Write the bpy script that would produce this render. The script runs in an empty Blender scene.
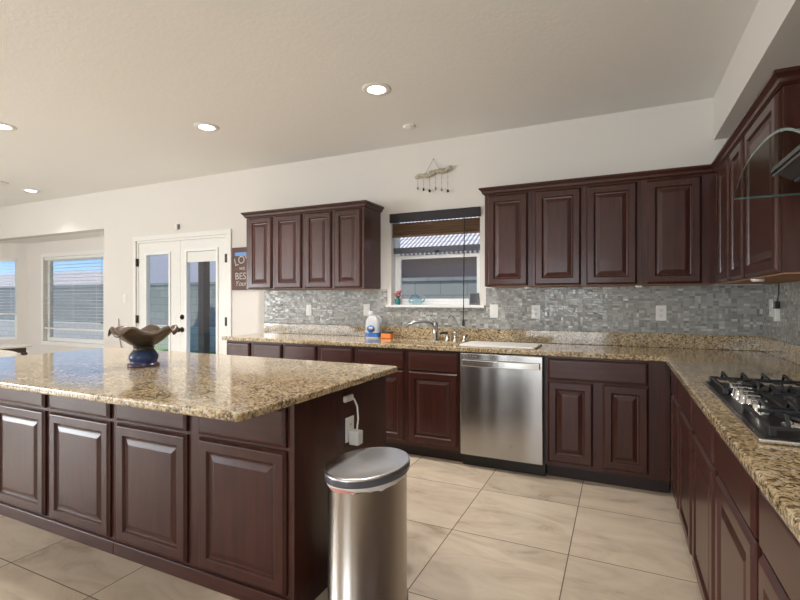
import bpy, bmesh, math, random
from mathutils import Vector, Matrix
PI = math.pi
random.seed(7)
SC = bpy.context.scene
COL = SC.collection

# ---------------------------------------------------------------- camera
cam_d = bpy.data.cameras.new('camera')
cam_d.sensor_fit = 'HORIZONTAL'; cam_d.sensor_width = 36.0
cam_d.lens = 469.0 / 800.0 * 36.0
cam_d.clip_start = 0.05; cam_d.clip_end = 300
cam = bpy.data.objects.new('camera', cam_d)
cam.location = (0, 0, 1.27)
cam.rotation_euler = (PI / 2, 0, math.radians(25.1))
COL.objects.link(cam); SC.camera = cam

# ---------------------------------------------------------------- world, sun, exposure
SC.view_settings.view_transform = 'Standard'
SC.view_settings.look = 'None'
SC.view_settings.exposure = 0.0
SC.view_settings.gamma = 1.0
SC.view_settings.use_curve_mapping = False
world = bpy.data.worlds.new('sky'); SC.world = world
world.use_nodes = True
wn = world.node_tree; wn.nodes.clear()
w_out = wn.nodes.new('ShaderNodeOutputWorld'); w_bg = wn.nodes.new('ShaderNodeBackground')
w_tc = wn.nodes.new('ShaderNodeTexCoord'); w_sep = wn.nodes.new('ShaderNodeSeparateXYZ')
w_r = wn.nodes.new('ShaderNodeValToRGB')
w_r.color_ramp.elements[0].position = 0.0; w_r.color_ramp.elements[0].color = (0.62, 0.78, 0.95, 1)
w_r.color_ramp.elements[1].position = 0.5; w_r.color_ramp.elements[1].color = (0.06, 0.22, 0.62, 1)
e = w_r.color_ramp.elements.new(0.10); e.color = (0.16, 0.40, 0.80, 1)
wn.links.new(w_tc.outputs['Generated'], w_sep.inputs[0]); wn.links.new(w_sep.outputs['Z'], w_r.inputs[0])
wn.links.new(w_r.outputs[0], w_bg.inputs[0]); wn.links.new(w_bg.outputs[0], w_out.inputs[0])
w_bg.inputs[1].default_value = 1.5

def lamp(name, kind, loc, rot, energy, color=(1, 1, 1), **kw):
    l = bpy.data.lights.new(name, kind); l.energy = energy; l.color = color
    for k, v in kw.items(): setattr(l, k, v)
    o = bpy.data.objects.new(name, l); o.location = loc; o.rotation_euler = rot
    COL.objects.link(o); return o

def aim(d):
    return Vector(d).to_track_quat('-Z', 'Y').to_euler()

lamp('sun', 'SUN', (0, 20, 30), aim((-0.45, 0.36, -0.82)), 4.6, (1.0, 0.95, 0.86), angle=0.01)
# daylight through the windows of the family room behind the camera (set in the openings of wall_rear / wall_left)
lamp('daylight_rear_window', 'AREA', (-8.1, -3.93, 1.25), aim((0, 1, 0.15)), 105, (0.95, 0.98, 1.0), shape='RECTANGLE', size=2.8, size_y=2.0)
lamp('daylight_rear_window', 'AREA', (-1.4, -3.93, 1.25), aim((0, 1, 0.15)), 75, (0.95, 0.98, 1.0), shape='RECTANGLE', size=2.2, size_y=2.0)
lamp('daylight_side_window', 'AREA', (-9.83, -2.75, 1.30), aim((1, 0, 0.40)), 285, (0.93, 0.97, 1.0), shape='RECTANGLE', size=2.2, size_y=1.7)

# added fill spots above the camera's view, without fixtures, to brighten the kitchen
for x_ in (-3.197, -1.545, -0.05):
    lamp('recessed_and_fill_spot', 'SPOT', (x_, 1.10, 2.72), (0, 0, 0), 42, (1.0, .97, .94), spot_size=math.radians(118), spot_blend=.7, shadow_soft_size=.06)

# ---------------------------------------------------------------- node helpers and materials
class NT:
    def __init__(s, name):
        s.m = bpy.data.materials.new(name); s.m.use_nodes = True
        s.t = s.m.node_tree; s.t.nodes.clear()
        s.out = s.n('ShaderNodeOutputMaterial')
    def n(s, t, **kw):
        x = s.t.nodes.new(t)
        for k, v in kw.items(): setattr(x, k, v)
        return x
    def l(s, a, b): s.t.links.new(a, b)
    def inp(s, node, key, v):
        if hasattr(v, 'is_output') or isinstance(v, bpy.types.NodeSocket): s.l(v, node.inputs[key])
        else: node.inputs[key].default_value = v
    def math(s, op, a, b=0.0, c=0.0):
        x = s.n('ShaderNodeMath', operation=op); s.inp(x, 0, a); s.inp(x, 1, b); s.inp(x, 2, c); return x.outputs[0]
    def ramp(s, fac, stops, interp='LINEAR'):
        x = s.n('ShaderNodeValToRGB'); cr = x.color_ramp; cr.interpolation = interp
        cr.elements[0].position, cr.elements[0].color = stops[0][0], (*stops[0][1], 1)
        cr.elements[1].position, cr.elements[1].color = stops[-1][0], (*stops[-1][1], 1)
        for p, c in stops[1:-1]:
            e = cr.elements.new(p); e.color = (*c, 1)
        s.inp(x, 0, fac); return x.outputs[0]
    def noise(s, vec, scale, detail=3, rough=0.5, dist=0.0):
        x = s.n('ShaderNodeTexNoise'); s.inp(x, 'Vector', vec); x.inputs['Scale'].default_value = scale
        x.inputs['Detail'].default_value = detail; x.inputs['Roughness'].default_value = rough
        x.inputs['Distortion'].default_value = dist; return x.outputs[0]
    def mixc(s, fac, a, b, mode='MIX'):
        x = s.n('ShaderNodeMix', data_type='RGBA', blend_type=mode)
        s.inp(x, 0, fac); s.inp(x, 6, a); s.inp(x, 7, b); return x.outputs[2]
    def coord(s, scale=(1, 1, 1), rnd=True):
        tc = s.n('ShaderNodeTexCoord'); v = tc.outputs['Object']
        if rnd:
            oi = s.n('ShaderNodeObjectInfo'); a = s.n('ShaderNodeVectorMath', operation='ADD')
            sc = s.n('ShaderNodeVectorMath', operation='SCALE'); cb = s.n('ShaderNodeCombineXYZ')
            for i in range(3): s.l(oi.outputs['Random'], cb.inputs[i])
            s.l(cb.outputs[0], sc.inputs[0]); sc.inputs[3].default_value = 37.0
            s.l(v, a.inputs[0]); s.l(sc.outputs[0], a.inputs[1]); v = a.outputs[0]
        mp = s.n('ShaderNodeMapping'); mp.inputs['Scale'].default_value = scale
        s.l(v, mp.inputs[0]); return mp.outputs[0]
    def bump(s, h, strength, dist=0.01):
        x = s.n('ShaderNodeBump'); s.inp(x, 'Height', h); x.inputs['Strength'].default_value = strength
        x.inputs['Distance'].default_value = dist; return x.outputs[0]
    def pbr(s, col, rough=0.5, metal=0.0, spec=0.5, coat=0.0, coat_r=0.1, normal=None, **kw):
        p = s.n('ShaderNodeBsdfPrincipled')
        s.inp(p, 'Base Color', col if not isinstance(col, tuple) else (*col, 1))
        s.inp(p, 'Roughness', rough); s.inp(p, 'Metallic', metal); s.inp(p, 'Specular IOR Level', spec)
        s.inp(p, 'Coat Weight', coat); s.inp(p, 'Coat Roughness', coat_r)
        for k, v in kw.items(): s.inp(p, k.replace('_', ' '), v)
        if normal is not None: s.l(normal, p.inputs['Normal'])
        s.l(p.outputs[0], s.out.inputs[0]); return p

def plain(name, col, rough=0.5, metal=0.0, spec=0.5, coat=0.0, var=0.06, vscale=30, bump=0.0, bscale=200):
    t = NT(name); v = t.coord()
    f = t.noise(v, vscale, 3)
    lo = tuple(c * (1 - var) for c in col); hi = tuple(min(1, c * (1 + var)) for c in col)
    c = t.ramp(f, [(0.3, lo), (0.7, hi)])
    nm = t.bump(t.noise(v, bscale, 2), bump, 0.002) if bump else None
    t.pbr(c, rough, metal, spec, coat, normal=nm); return t.m

def mat_paint(name, col, bump, scale):
    t = NT(name); v = t.coord(rnd=False)
    c = t.ramp(t.noise(v, 0.8, 2), [(0.3, tuple(x * 0.985 for x in col)), (0.7, col)])
    h = t.ramp(t.noise(v, scale, 4, 0.55), [(0.42, (0, 0, 0)), (0.62, (1, 1, 1))])
    t.pbr(c, 0.75, 0, 0.25, normal=t.bump(h, bump, 0.004)); return t.m

def mat_wood(name, dark, light, rough=0.33, coat=0.35, horiz=False):
    t = NT(name)
    v = t.coord((3.0, 38, 38) if horiz else (38, 38, 3.0))
    g = t.noise(v, 1.0, 5, 0.6, 0.6)
    v2 = t.coord((1, 1, 1))
    b = t.noise(v2, 2.4, 2)
    c = t.mixc(t.math('MULTIPLY', b, 0.45), t.ramp(g, [(0.3, dark), (0.72, light)]), (*light, 1))
    t.pbr(c, t.math('ADD', rough, t.math('MULTIPLY', g, 0.08)), 0, 0.30, coat * .8, 0.15); return t.m

def mat_granite():
    t = NT('granite'); v = t.coord(rnd=False)
    big = t.noise(v, 9, 4, 0.6, 0.8)
    base = t.ramp(big, [(0.32, (0.19, 0.125, 0.060)), (0.48, (0.42, 0.30, 0.155)), (0.62, (0.53, 0.41, 0.24)), (0.78, (0.61, 0.51, 0.35))])
    # crystals
    vo = t.n('ShaderNodeTexVoronoi'); t.l(v, vo.inputs['Vector']); vo.inputs['Scale'].default_value = 125
    vs = t.n('ShaderNodeSeparateColor'); t.l(vo.outputs['Color'], vs.inputs[0])
    cr = t.ramp(vs.outputs[0], [(0.0, (0.07, 0.045, 0.025)), (0.18, (0.24, 0.155, 0.07)), (0.42, (0.47, 0.34, 0.175)), (0.7, (0.58, 0.46, 0.29)), (1.0, (0.76, 0.68, 0.54))])
    c = t.mixc(0.62, base, cr)
    sp = t.noise(v, 80, 4, 0.65, 0.5)
    big2 = t.noise(v, 14, 3, 0.6, 1.0)
    mask = t.ramp(t.math('ADD', sp, t.math('MULTIPLY', big2, 0.35)), [(0.56, (1, 1, 1)), (0.65, (0, 0, 0))])
    c = t.mixc(t.math('MULTIPLY', mask, 0.82), c, (0.045, 0.024, 0.014, 1))
    t.pbr(c, 0.10, 0, 0.5, 0.2, 0.03); return t.m

def mat_floor():
    t = NT('travertine_tile'); tc = t.n('ShaderNodeTexCoord'); s = t.n('ShaderNodeSeparateXYZ'); t.l(tc.outputs['Object'], s.inputs[0])
    P = 0.6085
    ax = t.math('DIVIDE', t.math('ADD', s.outputs[0], 0.2315 + P * 40), P); ay = t.math('DIVIDE', t.math('ADD', s.outputs[1], -3.081 + P * 40), P)
    fx = t.math('FRACT', ax); fy = t.math('FRACT', ay); ix = t.math('FLOOR', ax); iy = t.math('FLOOR', ay)
    dx = t.math('MINIMUM', fx, t.math('SUBTRACT', 1.0, fx)); dy = t.math('MINIMUM', fy, t.math('SUBTRACT', 1.0, fy))
    d = t.math('MINIMUM', dx, dy)
    grout = t.math('LESS_THAN', d, 0.0042)
    cb = t.n('ShaderNodeCombineXYZ'); t.l(ix, cb.inputs[0]); t.l(iy, cb.inputs[1])
    wn_ = t.n('ShaderNodeTexWhiteNoise'); t.l(cb.outputs[0], wn_.inputs[0])
    off = t.n('ShaderNodeVectorMath', operation='MULTIPLY_ADD'); t.l(wn_.outputs['Color'], off.inputs[0])
    off.inputs[1].default_value = (9, 9, 9); t.l(tc.outputs['Object'], off.inputs[2])
    mp = t.n('ShaderNodeMapping'); t.l(off.outputs[0], mp.inputs[0]); mp.inputs['Scale'].default_value = (1.4, 3.4, 1); mp.inputs['Rotation'].default_value = (0, 0, 0.25)
    n1 = t.noise(mp.outputs[0], 1.6, 6, 0.62, 1.3)
    n2 = t.noise(off.outputs[0], 14, 4, 0.6, 0.3)
    c = t.ramp(n1, [(0.28, (0.36, 0.265, 0.18)), (0.40, (0.54, 0.435, 0.325)), (0.55, (0.645, 0.53, 0.40)), (0.75, (0.71, 0.60, 0.465))])
    c = t.mixc(t.math('MULTIPLY', n2, 0.22), c, (0.80, 0.70, 0.57, 1))
    tv = t.math('MULTIPLY_ADD', wn_.outputs['Value'], 0.10, 0.90)
    hsv = t.n('ShaderNodeHueSaturation'); t.l(c, hsv.inputs['Color']); t.l(tv, hsv.inputs['Value'])
    c = t.mixc(grout, hsv.outputs[0], (0.16, 0.115, 0.08, 1))
    t.pbr(c, t.math('MULTIPLY_ADD', grout, 0.4, 0.34), 0, 0.4, normal=t.bump(t.math('SUBTRACT', 1.0, grout), 0.4, 0.003)); return t.m

def mat_mosaic(name, axis):
    t = NT(name); tc = t.n('ShaderNodeTexCoord'); s = t.n('ShaderNodeSeparateXYZ'); t.l(tc.outputs['Object'], s.inputs[0])
    u = t.math('ADD', s.outputs[axis], 50.0); w = t.math('ADD', s.outputs[2], 50.0)
    B = 0.037
    def cell(k):
        a = t.math('DIVIDE', u, k); b = t.math('DIVIDE', w, k)
        return t.math('FRACT', a), t.math('FRACT', b), t.math('FLOOR', a), t.math('FLOOR', b)
    def wnoise(i, j, seed):
        cb = t.n('ShaderNodeCombineXYZ'); t.l(i, cb.inputs[0]); t.l(j, cb.inputs[1]); cb.inputs[2].default_value = seed
        x = t.n('ShaderNodeTexWhiteNoise'); t.l(cb.outputs[0], x.inputs[0]); return x
    fx, fy, ix, iy = cell(B); gx, gy, jx, jy = cell(B / 2)
    sel = wnoise(ix, iy, 1.3).outputs['Value']
    vert = t.math('GREATER_THAN', sel, 0.62)      # split across u
    hor = t.math('LESS_THAN', sel, 0.80)          # split across w
    U = lambda a, b, f: t.math('ADD', t.math('MULTIPLY', a, t.math('SUBTRACT', 1.0, f)), t.math('MULTIPLY', b, f))
    uu = U(ix, t.math('MULTIPLY', jx, 1.37), vert); ww = U(iy, t.math('MULTIPLY', jy, 1.73), hor)
    eu = U(t.math('MULTIPLY', t.math('MINIMUM', fx, t.math('SUBTRACT', 1.0, fx)), B), t.math('MULTIPLY', t.math('MINIMUM', gx, t.math('SUBTRACT', 1.0, gx)), B / 2), vert)
    ew = U(t.math('MULTIPLY', t.math('MINIMUM', fy, t.math('SUBTRACT', 1.0, fy)), B), t.math('MULTIPLY', t.math('MINIMUM', gy, t.math('SUBTRACT', 1.0, gy)), B / 2), hor)
    grout = t.math('LESS_THAN', t.math('MINIMUM', eu, ew), 0.0013)
    r = wnoise(uu, ww, 5.1)
    c = t.ramp(r.outputs['Value'], [(0.0, (0.17, 0.175, 0.165)), (0.25, (0.26, 0.265, 0.25)), (0.5, (0.33, 0.325, 0.30)), (0.85, (0.42, 0.415, 0.385)), (1.0, (0.62, 0.62, 0.59))])
    n = t.noise(tc.outputs['Object'], 60, 3)
    c = t.mixc(t.math('MULTIPLY', n, 0.3), c, (0.30, 0.28, 0.25, 1))
    c = t.mixc(grout, c, (0.34, 0.33, 0.31, 1))
    r2 = wnoise(uu, ww, 9.7).outputs['Value']
    rough = t.math('MULTIPLY_ADD', r2, 0.35, 0.16)
    t.pbr(c, t.math('MAXIMUM', rough, t.math('MULTIPLY', grout, 0.7)), 0.05, 0.45, normal=t.bump(t.math('SUBTRACT', 1.0, grout), 0.4, 0.002))
    return t.m

def mat_brushed(name, col, rough, axis_scale=(400, 400, 4), buckle=0.0):
    t = NT(name)
    n = t.noise(t.coord(tuple(a if a < 10 else 40 for a in axis_scale)), 1.0, 1)
    c = t.ramp(n, [(0.3, tuple(x * 0.985 for x in col)), (0.7, col)])
    lf = t.noise(t.coord(tuple(0.25 if a < 10 else 8.0 for a in axis_scale)), 1.0, 0)   # gentle buckling of the sheet
    p = t.pbr(c, rough, 1.0, 0.5, normal=t.bump(lf, buckle, 0.06) if buckle else None); return t.m

def mat_glass(name, tint=(1, 1, 1), refl=0.08, edge=None):
    t = NT(name)
    tr = t.n('ShaderNodeBsdfTransparent'); tr.inputs[0].default_value = (*tint, 1)
    gl = t.n('ShaderNodeBsdfGlossy'); gl.inputs['Roughness'].default_value = 0.02
    fr_ = t.n('ShaderNodeFresnel'); fr_.inputs[0].default_value = 1.45
    ge = t.n('ShaderNodeNewGeometry')
    f = t.math('MINIMUM', t.math('MULTIPLY', t.math('MULTIPLY', fr_.outputs[0], refl), t.math('SUBTRACT', 1.0, ge.outputs['Backfacing'])), 0.7)
    mx = t.n('ShaderNodeMixShader'); t.l(f, mx.inputs[0]); t.l(tr.outputs[0], mx.inputs[1]); t.l(gl.outputs[0], mx.inputs[2])
    t.l(mx.outputs[0], t.out.inputs[0]); return t.m

def mat_emit(name, col, st):
    t = NT(name); em = t.n('ShaderNodeEmission'); em.inputs[0].default_value = (*col, 1); em.inputs[1].default_value = st
    t.l(em.outputs[0], t.out.inputs[0]); return t.m

def mat_bowl():
    t = NT('iridescent_glaze'); tc = t.n('ShaderNodeTexCoord'); s = t.n('ShaderNodeSeparateXYZ'); t.l(tc.outputs['Object'], s.inputs[0])
    n = t.noise(tc.outputs['Object'], 22, 4, 0.6, 0.8)
    z = t.math('ADD', s.outputs[2], t.math('MULTIPLY', t.math('SUBTRACT', n, 0.5), 0.05))
    c = t.ramp(t.math('MULTIPLY', z, 5.0), [(0.0, (0.07, 0.03, 0.05)), (0.14, (0.02, 0.035, 0.11)), (0.34, (0.025, 0.06, 0.15)), (0.46, (0.026, 0.016, 0.010)), (0.80, (0.034, 0.023, 0.012)), (1.0, (0.085, 0.05, 0.026))])
    c = t.mixc(t.ramp(t.noise(tc.outputs['Object'], 13, 3, 0.5, 1.5), [(0.58, (0, 0, 0)), (0.74, (0.5, 0.5, 0.5))]), c, (0.17, 0.075, 0.035, 1))
    t.pbr(c, 0.32, 0.0, 0.4, 0.12, 0.08); return t.m

def mat_block(name, a, b, bw=0.4, bh=0.2):
    t = NT(name); tc = t.n('ShaderNodeTexCoord')
    mp = t.n('ShaderNodeMapping'); t.l(tc.outputs['Object'], mp.inputs[0]); mp.inputs['Rotation'].default_value = (PI / 2, 0, 0)
    br = t.n('ShaderNodeTexBrick'); t.l(mp.outputs[0], br.inputs['Vector']); br.inputs['Scale'].default_value = 1
    br.inputs['Brick Width'].default_value = bw; br.inputs['Row Height'].default_value = bh; br.inputs['Mortar Size'].default_value = 0.008
    br.inputs['Color1'].default_value = (*a, 1); br.inputs['Color2'].default_value = (*b, 1); br.inputs['Mortar'].default_value = (*[x * 0.75 for x in a], 1)
    n = t.noise(tc.outputs['Object'], 5, 4)
    c = t.mixc(t.math('MULTIPLY', n, 0.35), br.outputs[0], (*b, 1))
    t.pbr(c, 0.9, 0, 0.2); return t.m

def mat_roof():
    t = NT('roof_tile'); tc = t.n('ShaderNodeTexCoord')
    w = t.n('ShaderNodeTexWave', wave_type='BANDS', bands_direction='X'); t.l(tc.outputs['Object'], w.inputs[0]); w.inputs['Scale'].default_value = 3.2
    w2 = t.n('ShaderNodeTexWave', wave_type='BANDS', bands_direction='Y', wave_profile='SAW'); t.l(tc.outputs['Object'], w2.inputs[0]); w2.inputs['Scale'].default_value = 1.3
    c = t.ramp(w.outputs[1], [(0.1, (0.42, 0.33, 0.29)), (0.5, (0.80, 0.72, 0.67))])
    c = t.mixc(t.math('MULTIPLY', t.math('GREATER_THAN', w2.outputs[1], 0.86), 0.6), c, (0.30, 0.22, 0.20, 1))
    t.pbr(c, 0.85, 0, 0.2, normal=t.bump(w.outputs[1], 0.8, 0.05)); return t.m

M = {}
M['wall'] = mat_paint('wall_paint', (0.74, 0.70, 0.65), 0.08, 160)
M['ceil'] = mat_paint('ceiling_paint', (0.88, 0.865, 0.835), 0.13, 42)
M['white'] = plain('white_paint', (0.80, 0.78, 0.74), 0.4, 0, 0.4, var=0.02)
M['vinyl'] = plain('white_vinyl', (0.82, 0.82, 0.80), 0.35, var=0.02)
M['plastic'] = plain('white_plastic', (0.80, 0.79, 0.75), 0.3, var=0.02)
M['wood'] = mat_wood('cherry_wood', (0.027, 0.0072, 0.0052), (0.068, 0.0190, 0.0125))
M['woodh'] = mat_wood('cherry_wood_horizontal', (0.027, 0.0072, 0.0052), (0.068, 0.0190, 0.0125), horiz=True)
M['kick'] = plain('dark_kick', (0.022, 0.010, 0.008), 0.5, var=0.2)
M['rawwood'] = mat_wood('unfinished_wood', (0.26, 0.13, 0.07), (0.40, 0.22, 0.12), 0.6, 0.0, True)
M['granite'] = mat_granite()
M['floor'] = mat_floor()
M['mosX'] = mat_mosaic('mosaic_tile_back', 0)
M['mosY'] = mat_mosaic('mosaic_tile_right', 1)
M['steel'] = mat_brushed('brushed_steel', (0.46, 0.45, 0.435), 0.24, (400, 400, 3), 0.15)
M['steelh'] = mat_brushed('brushed_steel_across', (0.70, 0.68, 0.65), 0.24, (3, 400, 400))
M['can'] = mat_brushed('can_steel', (0.44, 0.40, 0.355), 0.27, (300, 300, 2))
M['chrome'] = plain('chrome', (0.72, 0.72, 0.72), 0.10, 1.0, var=0.03)
M['nickel'] = plain('worn_nickel', (0.48, 0.47, 0.45), 0.2, 1.0, var=0.05)
M['black'] = plain('black_enamel', (0.012, 0.012, 0.014), 0.3, var=0.2)
M['iron'] = plain('cast_iron', (0.016, 0.017, 0.019), 0.42, bump=0.2, var=0.2)
M['blackp'] = plain('black_plastic', (0.012, 0.012, 0.013), 0.4, var=0.2)
M['lid'] = plain('satin_lid_steel', (0.60, 0.58, 0.56), 0.33, 1.0, var=0.03)
M['bronze'] = plain('dark_bronze', (0.035, 0.022, 0.016), 0.35, 0.7, var=0.2)
M['glass'] = mat_glass('window_glass', (0.96, 0.98, 0.97), 0.8)
M['hoodglass'] = mat_glass('hood_glass', (0.86, 0.90, 0.87), 1.1)
M['clear'] = mat_glass('clear_glass', (0.88, 0.94, 0.96), 2.0)
M['glassedge'] = plain('green_glass_edge', (0.09, 0.15, 0.14), 0.15, var=0.1)
M['lens'] = mat_emit('lamp_lens', (1.0, 0.95, 0.86), 9.0)
M['slat'] = plain('white_slat', (0.78, 0.76, 0.71), 0.45, var=0.02)
M['dslat'] = plain('dark_slat', (0.016, 0.011, 0.014), 0.6, var=0.15)
M['bslat'] = mat_wood('brown_slat', (0.10, 0.055, 0.03), (0.20, 0.12, 0.07), 0.45, 0, True)
M['bowl'] = mat_bowl()
M['sink'] = plain('pale_sink', (0.72, 0.71, 0.68), 0.25, var=0.03)
M['board'] = plain('white_board', (0.80, 0.78, 0.74), 0.4, var=0.03)
M['orange'] = plain('orange_plastic', (0.75, 0.20, 0.03), 0.4)
M['blue'] = plain('blue_liquid_label', (0.03, 0.13, 0.40), 0.3, var=0.25, vscale=60)
M['jug'] = plain('milky_plastic', (0.52, 0.53, 0.54), 0.4, var=0.03)
M['bag'] = plain('white_bin_liner', (0.80, 0.78, 0.76), 0.5, bump=0.5, bscale=60)
M['red'] = plain('red_printed_edge', (0.70, 0.28, 0.22), 0.5)
M['green'] = plain('leaf_green', (0.03, 0.16, 0.06), 0.5, var=0.3)
M['pink'] = plain('pink_petals', (0.62, 0.16, 0.17), 0.6, var=0.3)
M['teal'] = plain('teal_ceramic', (0.02, 0.20, 0.20), 0.25)
M['signwood'] = mat_wood('weathered_sign_wood', (0.085, 0.05, 0.045), (0.17, 0.105, 0.09), 0.7, 0, True)
M['letter'] = plain('white_lettering', (0.58, 0.53, 0.48), 0.6)
M['signblue'] = plain('blue_sign_patch', (0.14, 0.34, 0.72), 0.6)
M['drift'] = plain('bleached_driftwood', (0.46, 0.40, 0.30), 0.8, var=0.4, vscale=60, bump=0.6, bscale=80)
M['string'] = plain('grey_string', (0.30, 0.27, 0.22), 0.8)
M['fabric'] = plain('grey_upholstery', (0.44, 0.41, 0.36), 0.9, bump=0.3, bscale=400)
M['tabletop'] = plain('pale_tabletop', (0.66, 0.62, 0.54), 0.4)
M['darkwood'] = mat_wood('dark_table_wood', (0.05, 0.035, 0.028), (0.09, 0.06, 0.045), 0.4, 0.2)
M['grey'] = plain('grey_plastic', (0.25, 0.25, 0.26), 0.4)
M['dgrey'] = plain('dark_grey_rail', (0.085, 0.085, 0.11), 0.4)
M['screen'] = plain('dark_grey_glossy', (0.10, 0.10, 0.115), 0.15)
M['grass'] = plain('lawn_green', (0.20, 0.42, 0.07), 0.9, var=0.35, vscale=25, bump=0.8, bscale=80)
M['gravel'] = plain('desert_gravel', (0.40, 0.32, 0.25), 0.95, var=0.3, vscale=40, bump=0.8, bscale=60)
M['patio'] = plain('patio_concrete', (0.46, 0.43, 0.40), 0.8, var=0.1)
M['fence'] = mat_block('grey_block', (0.27, 0.27, 0.25), (0.34, 0.335, 0.31))
M['bed'] = mat_block('pale_block', (0.50, 0.47, 0.43), (0.56, 0.53, 0.49), 0.3, 0.15)
M['stucco'] = plain('grey_stucco', (0.50, 0.47, 0.50), 0.9, var=0.05, bump=0.3)
M['stuccop'] = plain('pinkish_stucco', (0.46, 0.35, 0.32), 0.9, var=0.05, bump=0.3)
M['post'] = plain('brown_stucco', (0.30, 0.185, 0.145), 0.9, var=0.08, bump=0.4)
M['roof'] = mat_roof()

# ---------------------------------------------------------------- mesh builder (world coordinates unless told otherwise)
class MB:
    def __init__(s): s.v = []; s.f = []; s.sm = []
    def add(s, vs, fs, smooth=False):
        b = len(s.v); s.v += [tuple(v) for v in vs]
        for f in fs: s.f.append([b + i for i in f]); s.sm.append(smooth)
        return s
    def box(s, x0, x1, y0, y1, z0, z1):
        vs = [(x, y, z) for x in (x0, x1) for y in (y0, y1) for z in (z0, z1)]
        return s.add(vs, [(0, 1, 3, 2), (4, 6, 7, 5), (0, 4, 5, 1), (2, 3, 7, 6), (0, 2, 6, 4), (1, 5, 7, 3)])
    def bbox(s, x0, x1, y0, y1, z0, z1, r=0.004):
        """box with chamfered edges"""
        bm = bmesh.new(); bmesh.ops.create_cube(bm, size=1)
        for v in bm.verts:
            v.co = Vector(((x0 + x1) / 2 + v.co.x * (x1 - x0), (y0 + y1) / 2 + v.co.y * (y1 - y0), (z0 + z1) / 2 + v.co.z * (z1 - z0)))
        bmesh.ops.bevel(bm, geom=list(bm.edges), offset=r, segments=2, profile=0.5, affect='EDGES')
        return s.bm(bm)
    def bm(s, bm, smooth=False, mtx=None):
        bm.verts.index_update()
        vs = [(mtx @ v.co if mtx else v.co.copy()) for v in bm.verts]
        s.add(vs, [[v.index for v in f.verts] for f in bm.faces], smooth); bm.free(); return s
    def tube(s, pts, r, n=10, caps=True, smooth=True):
        pts = [Vector(p) for p in pts]; rs = r if isinstance(r, (list, tuple)) else [r] * len(pts)
        t0 = (pts[1] - pts[0]).normalized()
        up = Vector((0, 0, 1)) if abs(t0.z) < 0.9 else Vector((1, 0, 0))
        a = t0.cross(up).normalized(); vs = []
        for i, p in enumerate(pts):
            t = (pts[min(i + 1, len(pts) - 1)] - pts[max(i - 1, 0)]).normalized()
            a = (a - t * a.dot(t)).normalized(); b = t.cross(a)
            for k in range(n):
                th = 2 * PI * k / n; vs.append(p + (a * math.cos(th) + b * math.sin(th)) * rs[i])
        fs = [(i * n + k, i * n + (k + 1) % n, (i + 1) * n + (k + 1) % n, (i + 1) * n + k) for i in range(len(pts) - 1) for k in range(n)]
        s.add(vs, fs, smooth)
        if caps:
            m = len(pts) - 1
            s.add([vs[k] for k in range(n)], [tuple(range(n))[::-1]]); s.add([vs[m * n + k] for k in range(n)], [tuple(range(n))])
        return s
    def lathe(s, prof, c=(0, 0, 0), n=32, sx=1.0, sy=1.0, rot=0.0, smooth=True, warp=None, mtx=None):
        vs = []
        for i, (r, z) in enumerate(prof):
            for k in range(n):
                th = 2 * PI * k / n
                x, y, zz = r * sx * math.cos(th), r * sy * math.sin(th), z
                if warp: x, y, zz = warp(i, th, x, y, zz)
                x, y = x * math.cos(rot) - y * math.sin(rot), x * math.sin(rot) + y * math.cos(rot)
                p = Vector((x, y, zz))
                if mtx: p = mtx @ p
                vs.append((c[0] + p.x, c[1] + p.y, c[2] + p.z))
        m = len(prof)
        fs = [(i * n + k, i * n + (k + 1) % n, (i + 1) * n + (k + 1) % n, (i + 1) * n + k) for i in range(m - 1) for k in range(n)]
        s.add(vs, fs, smooth)
        if prof[0][0] > 1e-5: s.add(vs[:n], [tuple(range(n))[::-1]])
        if prof[-1][0] > 1e-5: s.add(vs[-n:], [tuple(range(n))])
        return s
    def prism(s, poly, z0, z1, mapf=lambda a, b, h: (a, b, h)):
        n = len(poly)
        vs = [mapf(a, b, z0) for a, b in poly] + [mapf(a, b, z1) for a, b in poly]
        return s.add(vs, [tuple(range(n))[::-1], tuple(range(n, 2 * n))] + [(i, (i + 1) % n, n + (i + 1) % n, n + i) for i in range(n)])
    def grid(s, us, ws, keep, h0, h1, mapf=lambda u, w, h: (u, w, h)):
        """slab made of kept grid cells; inner walls left out"""
        nu, nw = len(us) - 1, len(ws) - 1
        K = {(i, j) for i in range(nu) for j in range(nw) if keep((us[i] + us[i + 1]) / 2, (ws[j] + ws[j + 1]) / 2)}
        idx = {}; vs = []; fs = []
        def V(i, j, k):
            if (i, j, k) not in idx: idx[(i, j, k)] = len(vs); vs.append(mapf(us[i], ws[j], (h0, h1)[k]))
            return idx[(i, j, k)]
        for i, j in K:
            fs.append((V(i, j, 1), V(i + 1, j, 1), V(i + 1, j + 1, 1), V(i, j + 1, 1)))
            fs.append((V(i, j, 0), V(i, j + 1, 0), V(i + 1, j + 1, 0), V(i + 1, j, 0)))
            for di, dj, a, b in ((-1, 0, (i, j + 1), (i, j)), (1, 0, (i + 1, j), (i + 1, j + 1)), (0, -1, (i, j), (i + 1, j)), (0, 1, (i + 1, j + 1), (i, j + 1))):
                if (i + di, j + dj) not in K:
                    fs.append((V(*a, 0), V(*b, 0), V(*b, 1), V(*a, 1)))
        return s.add(vs, fs)
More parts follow.
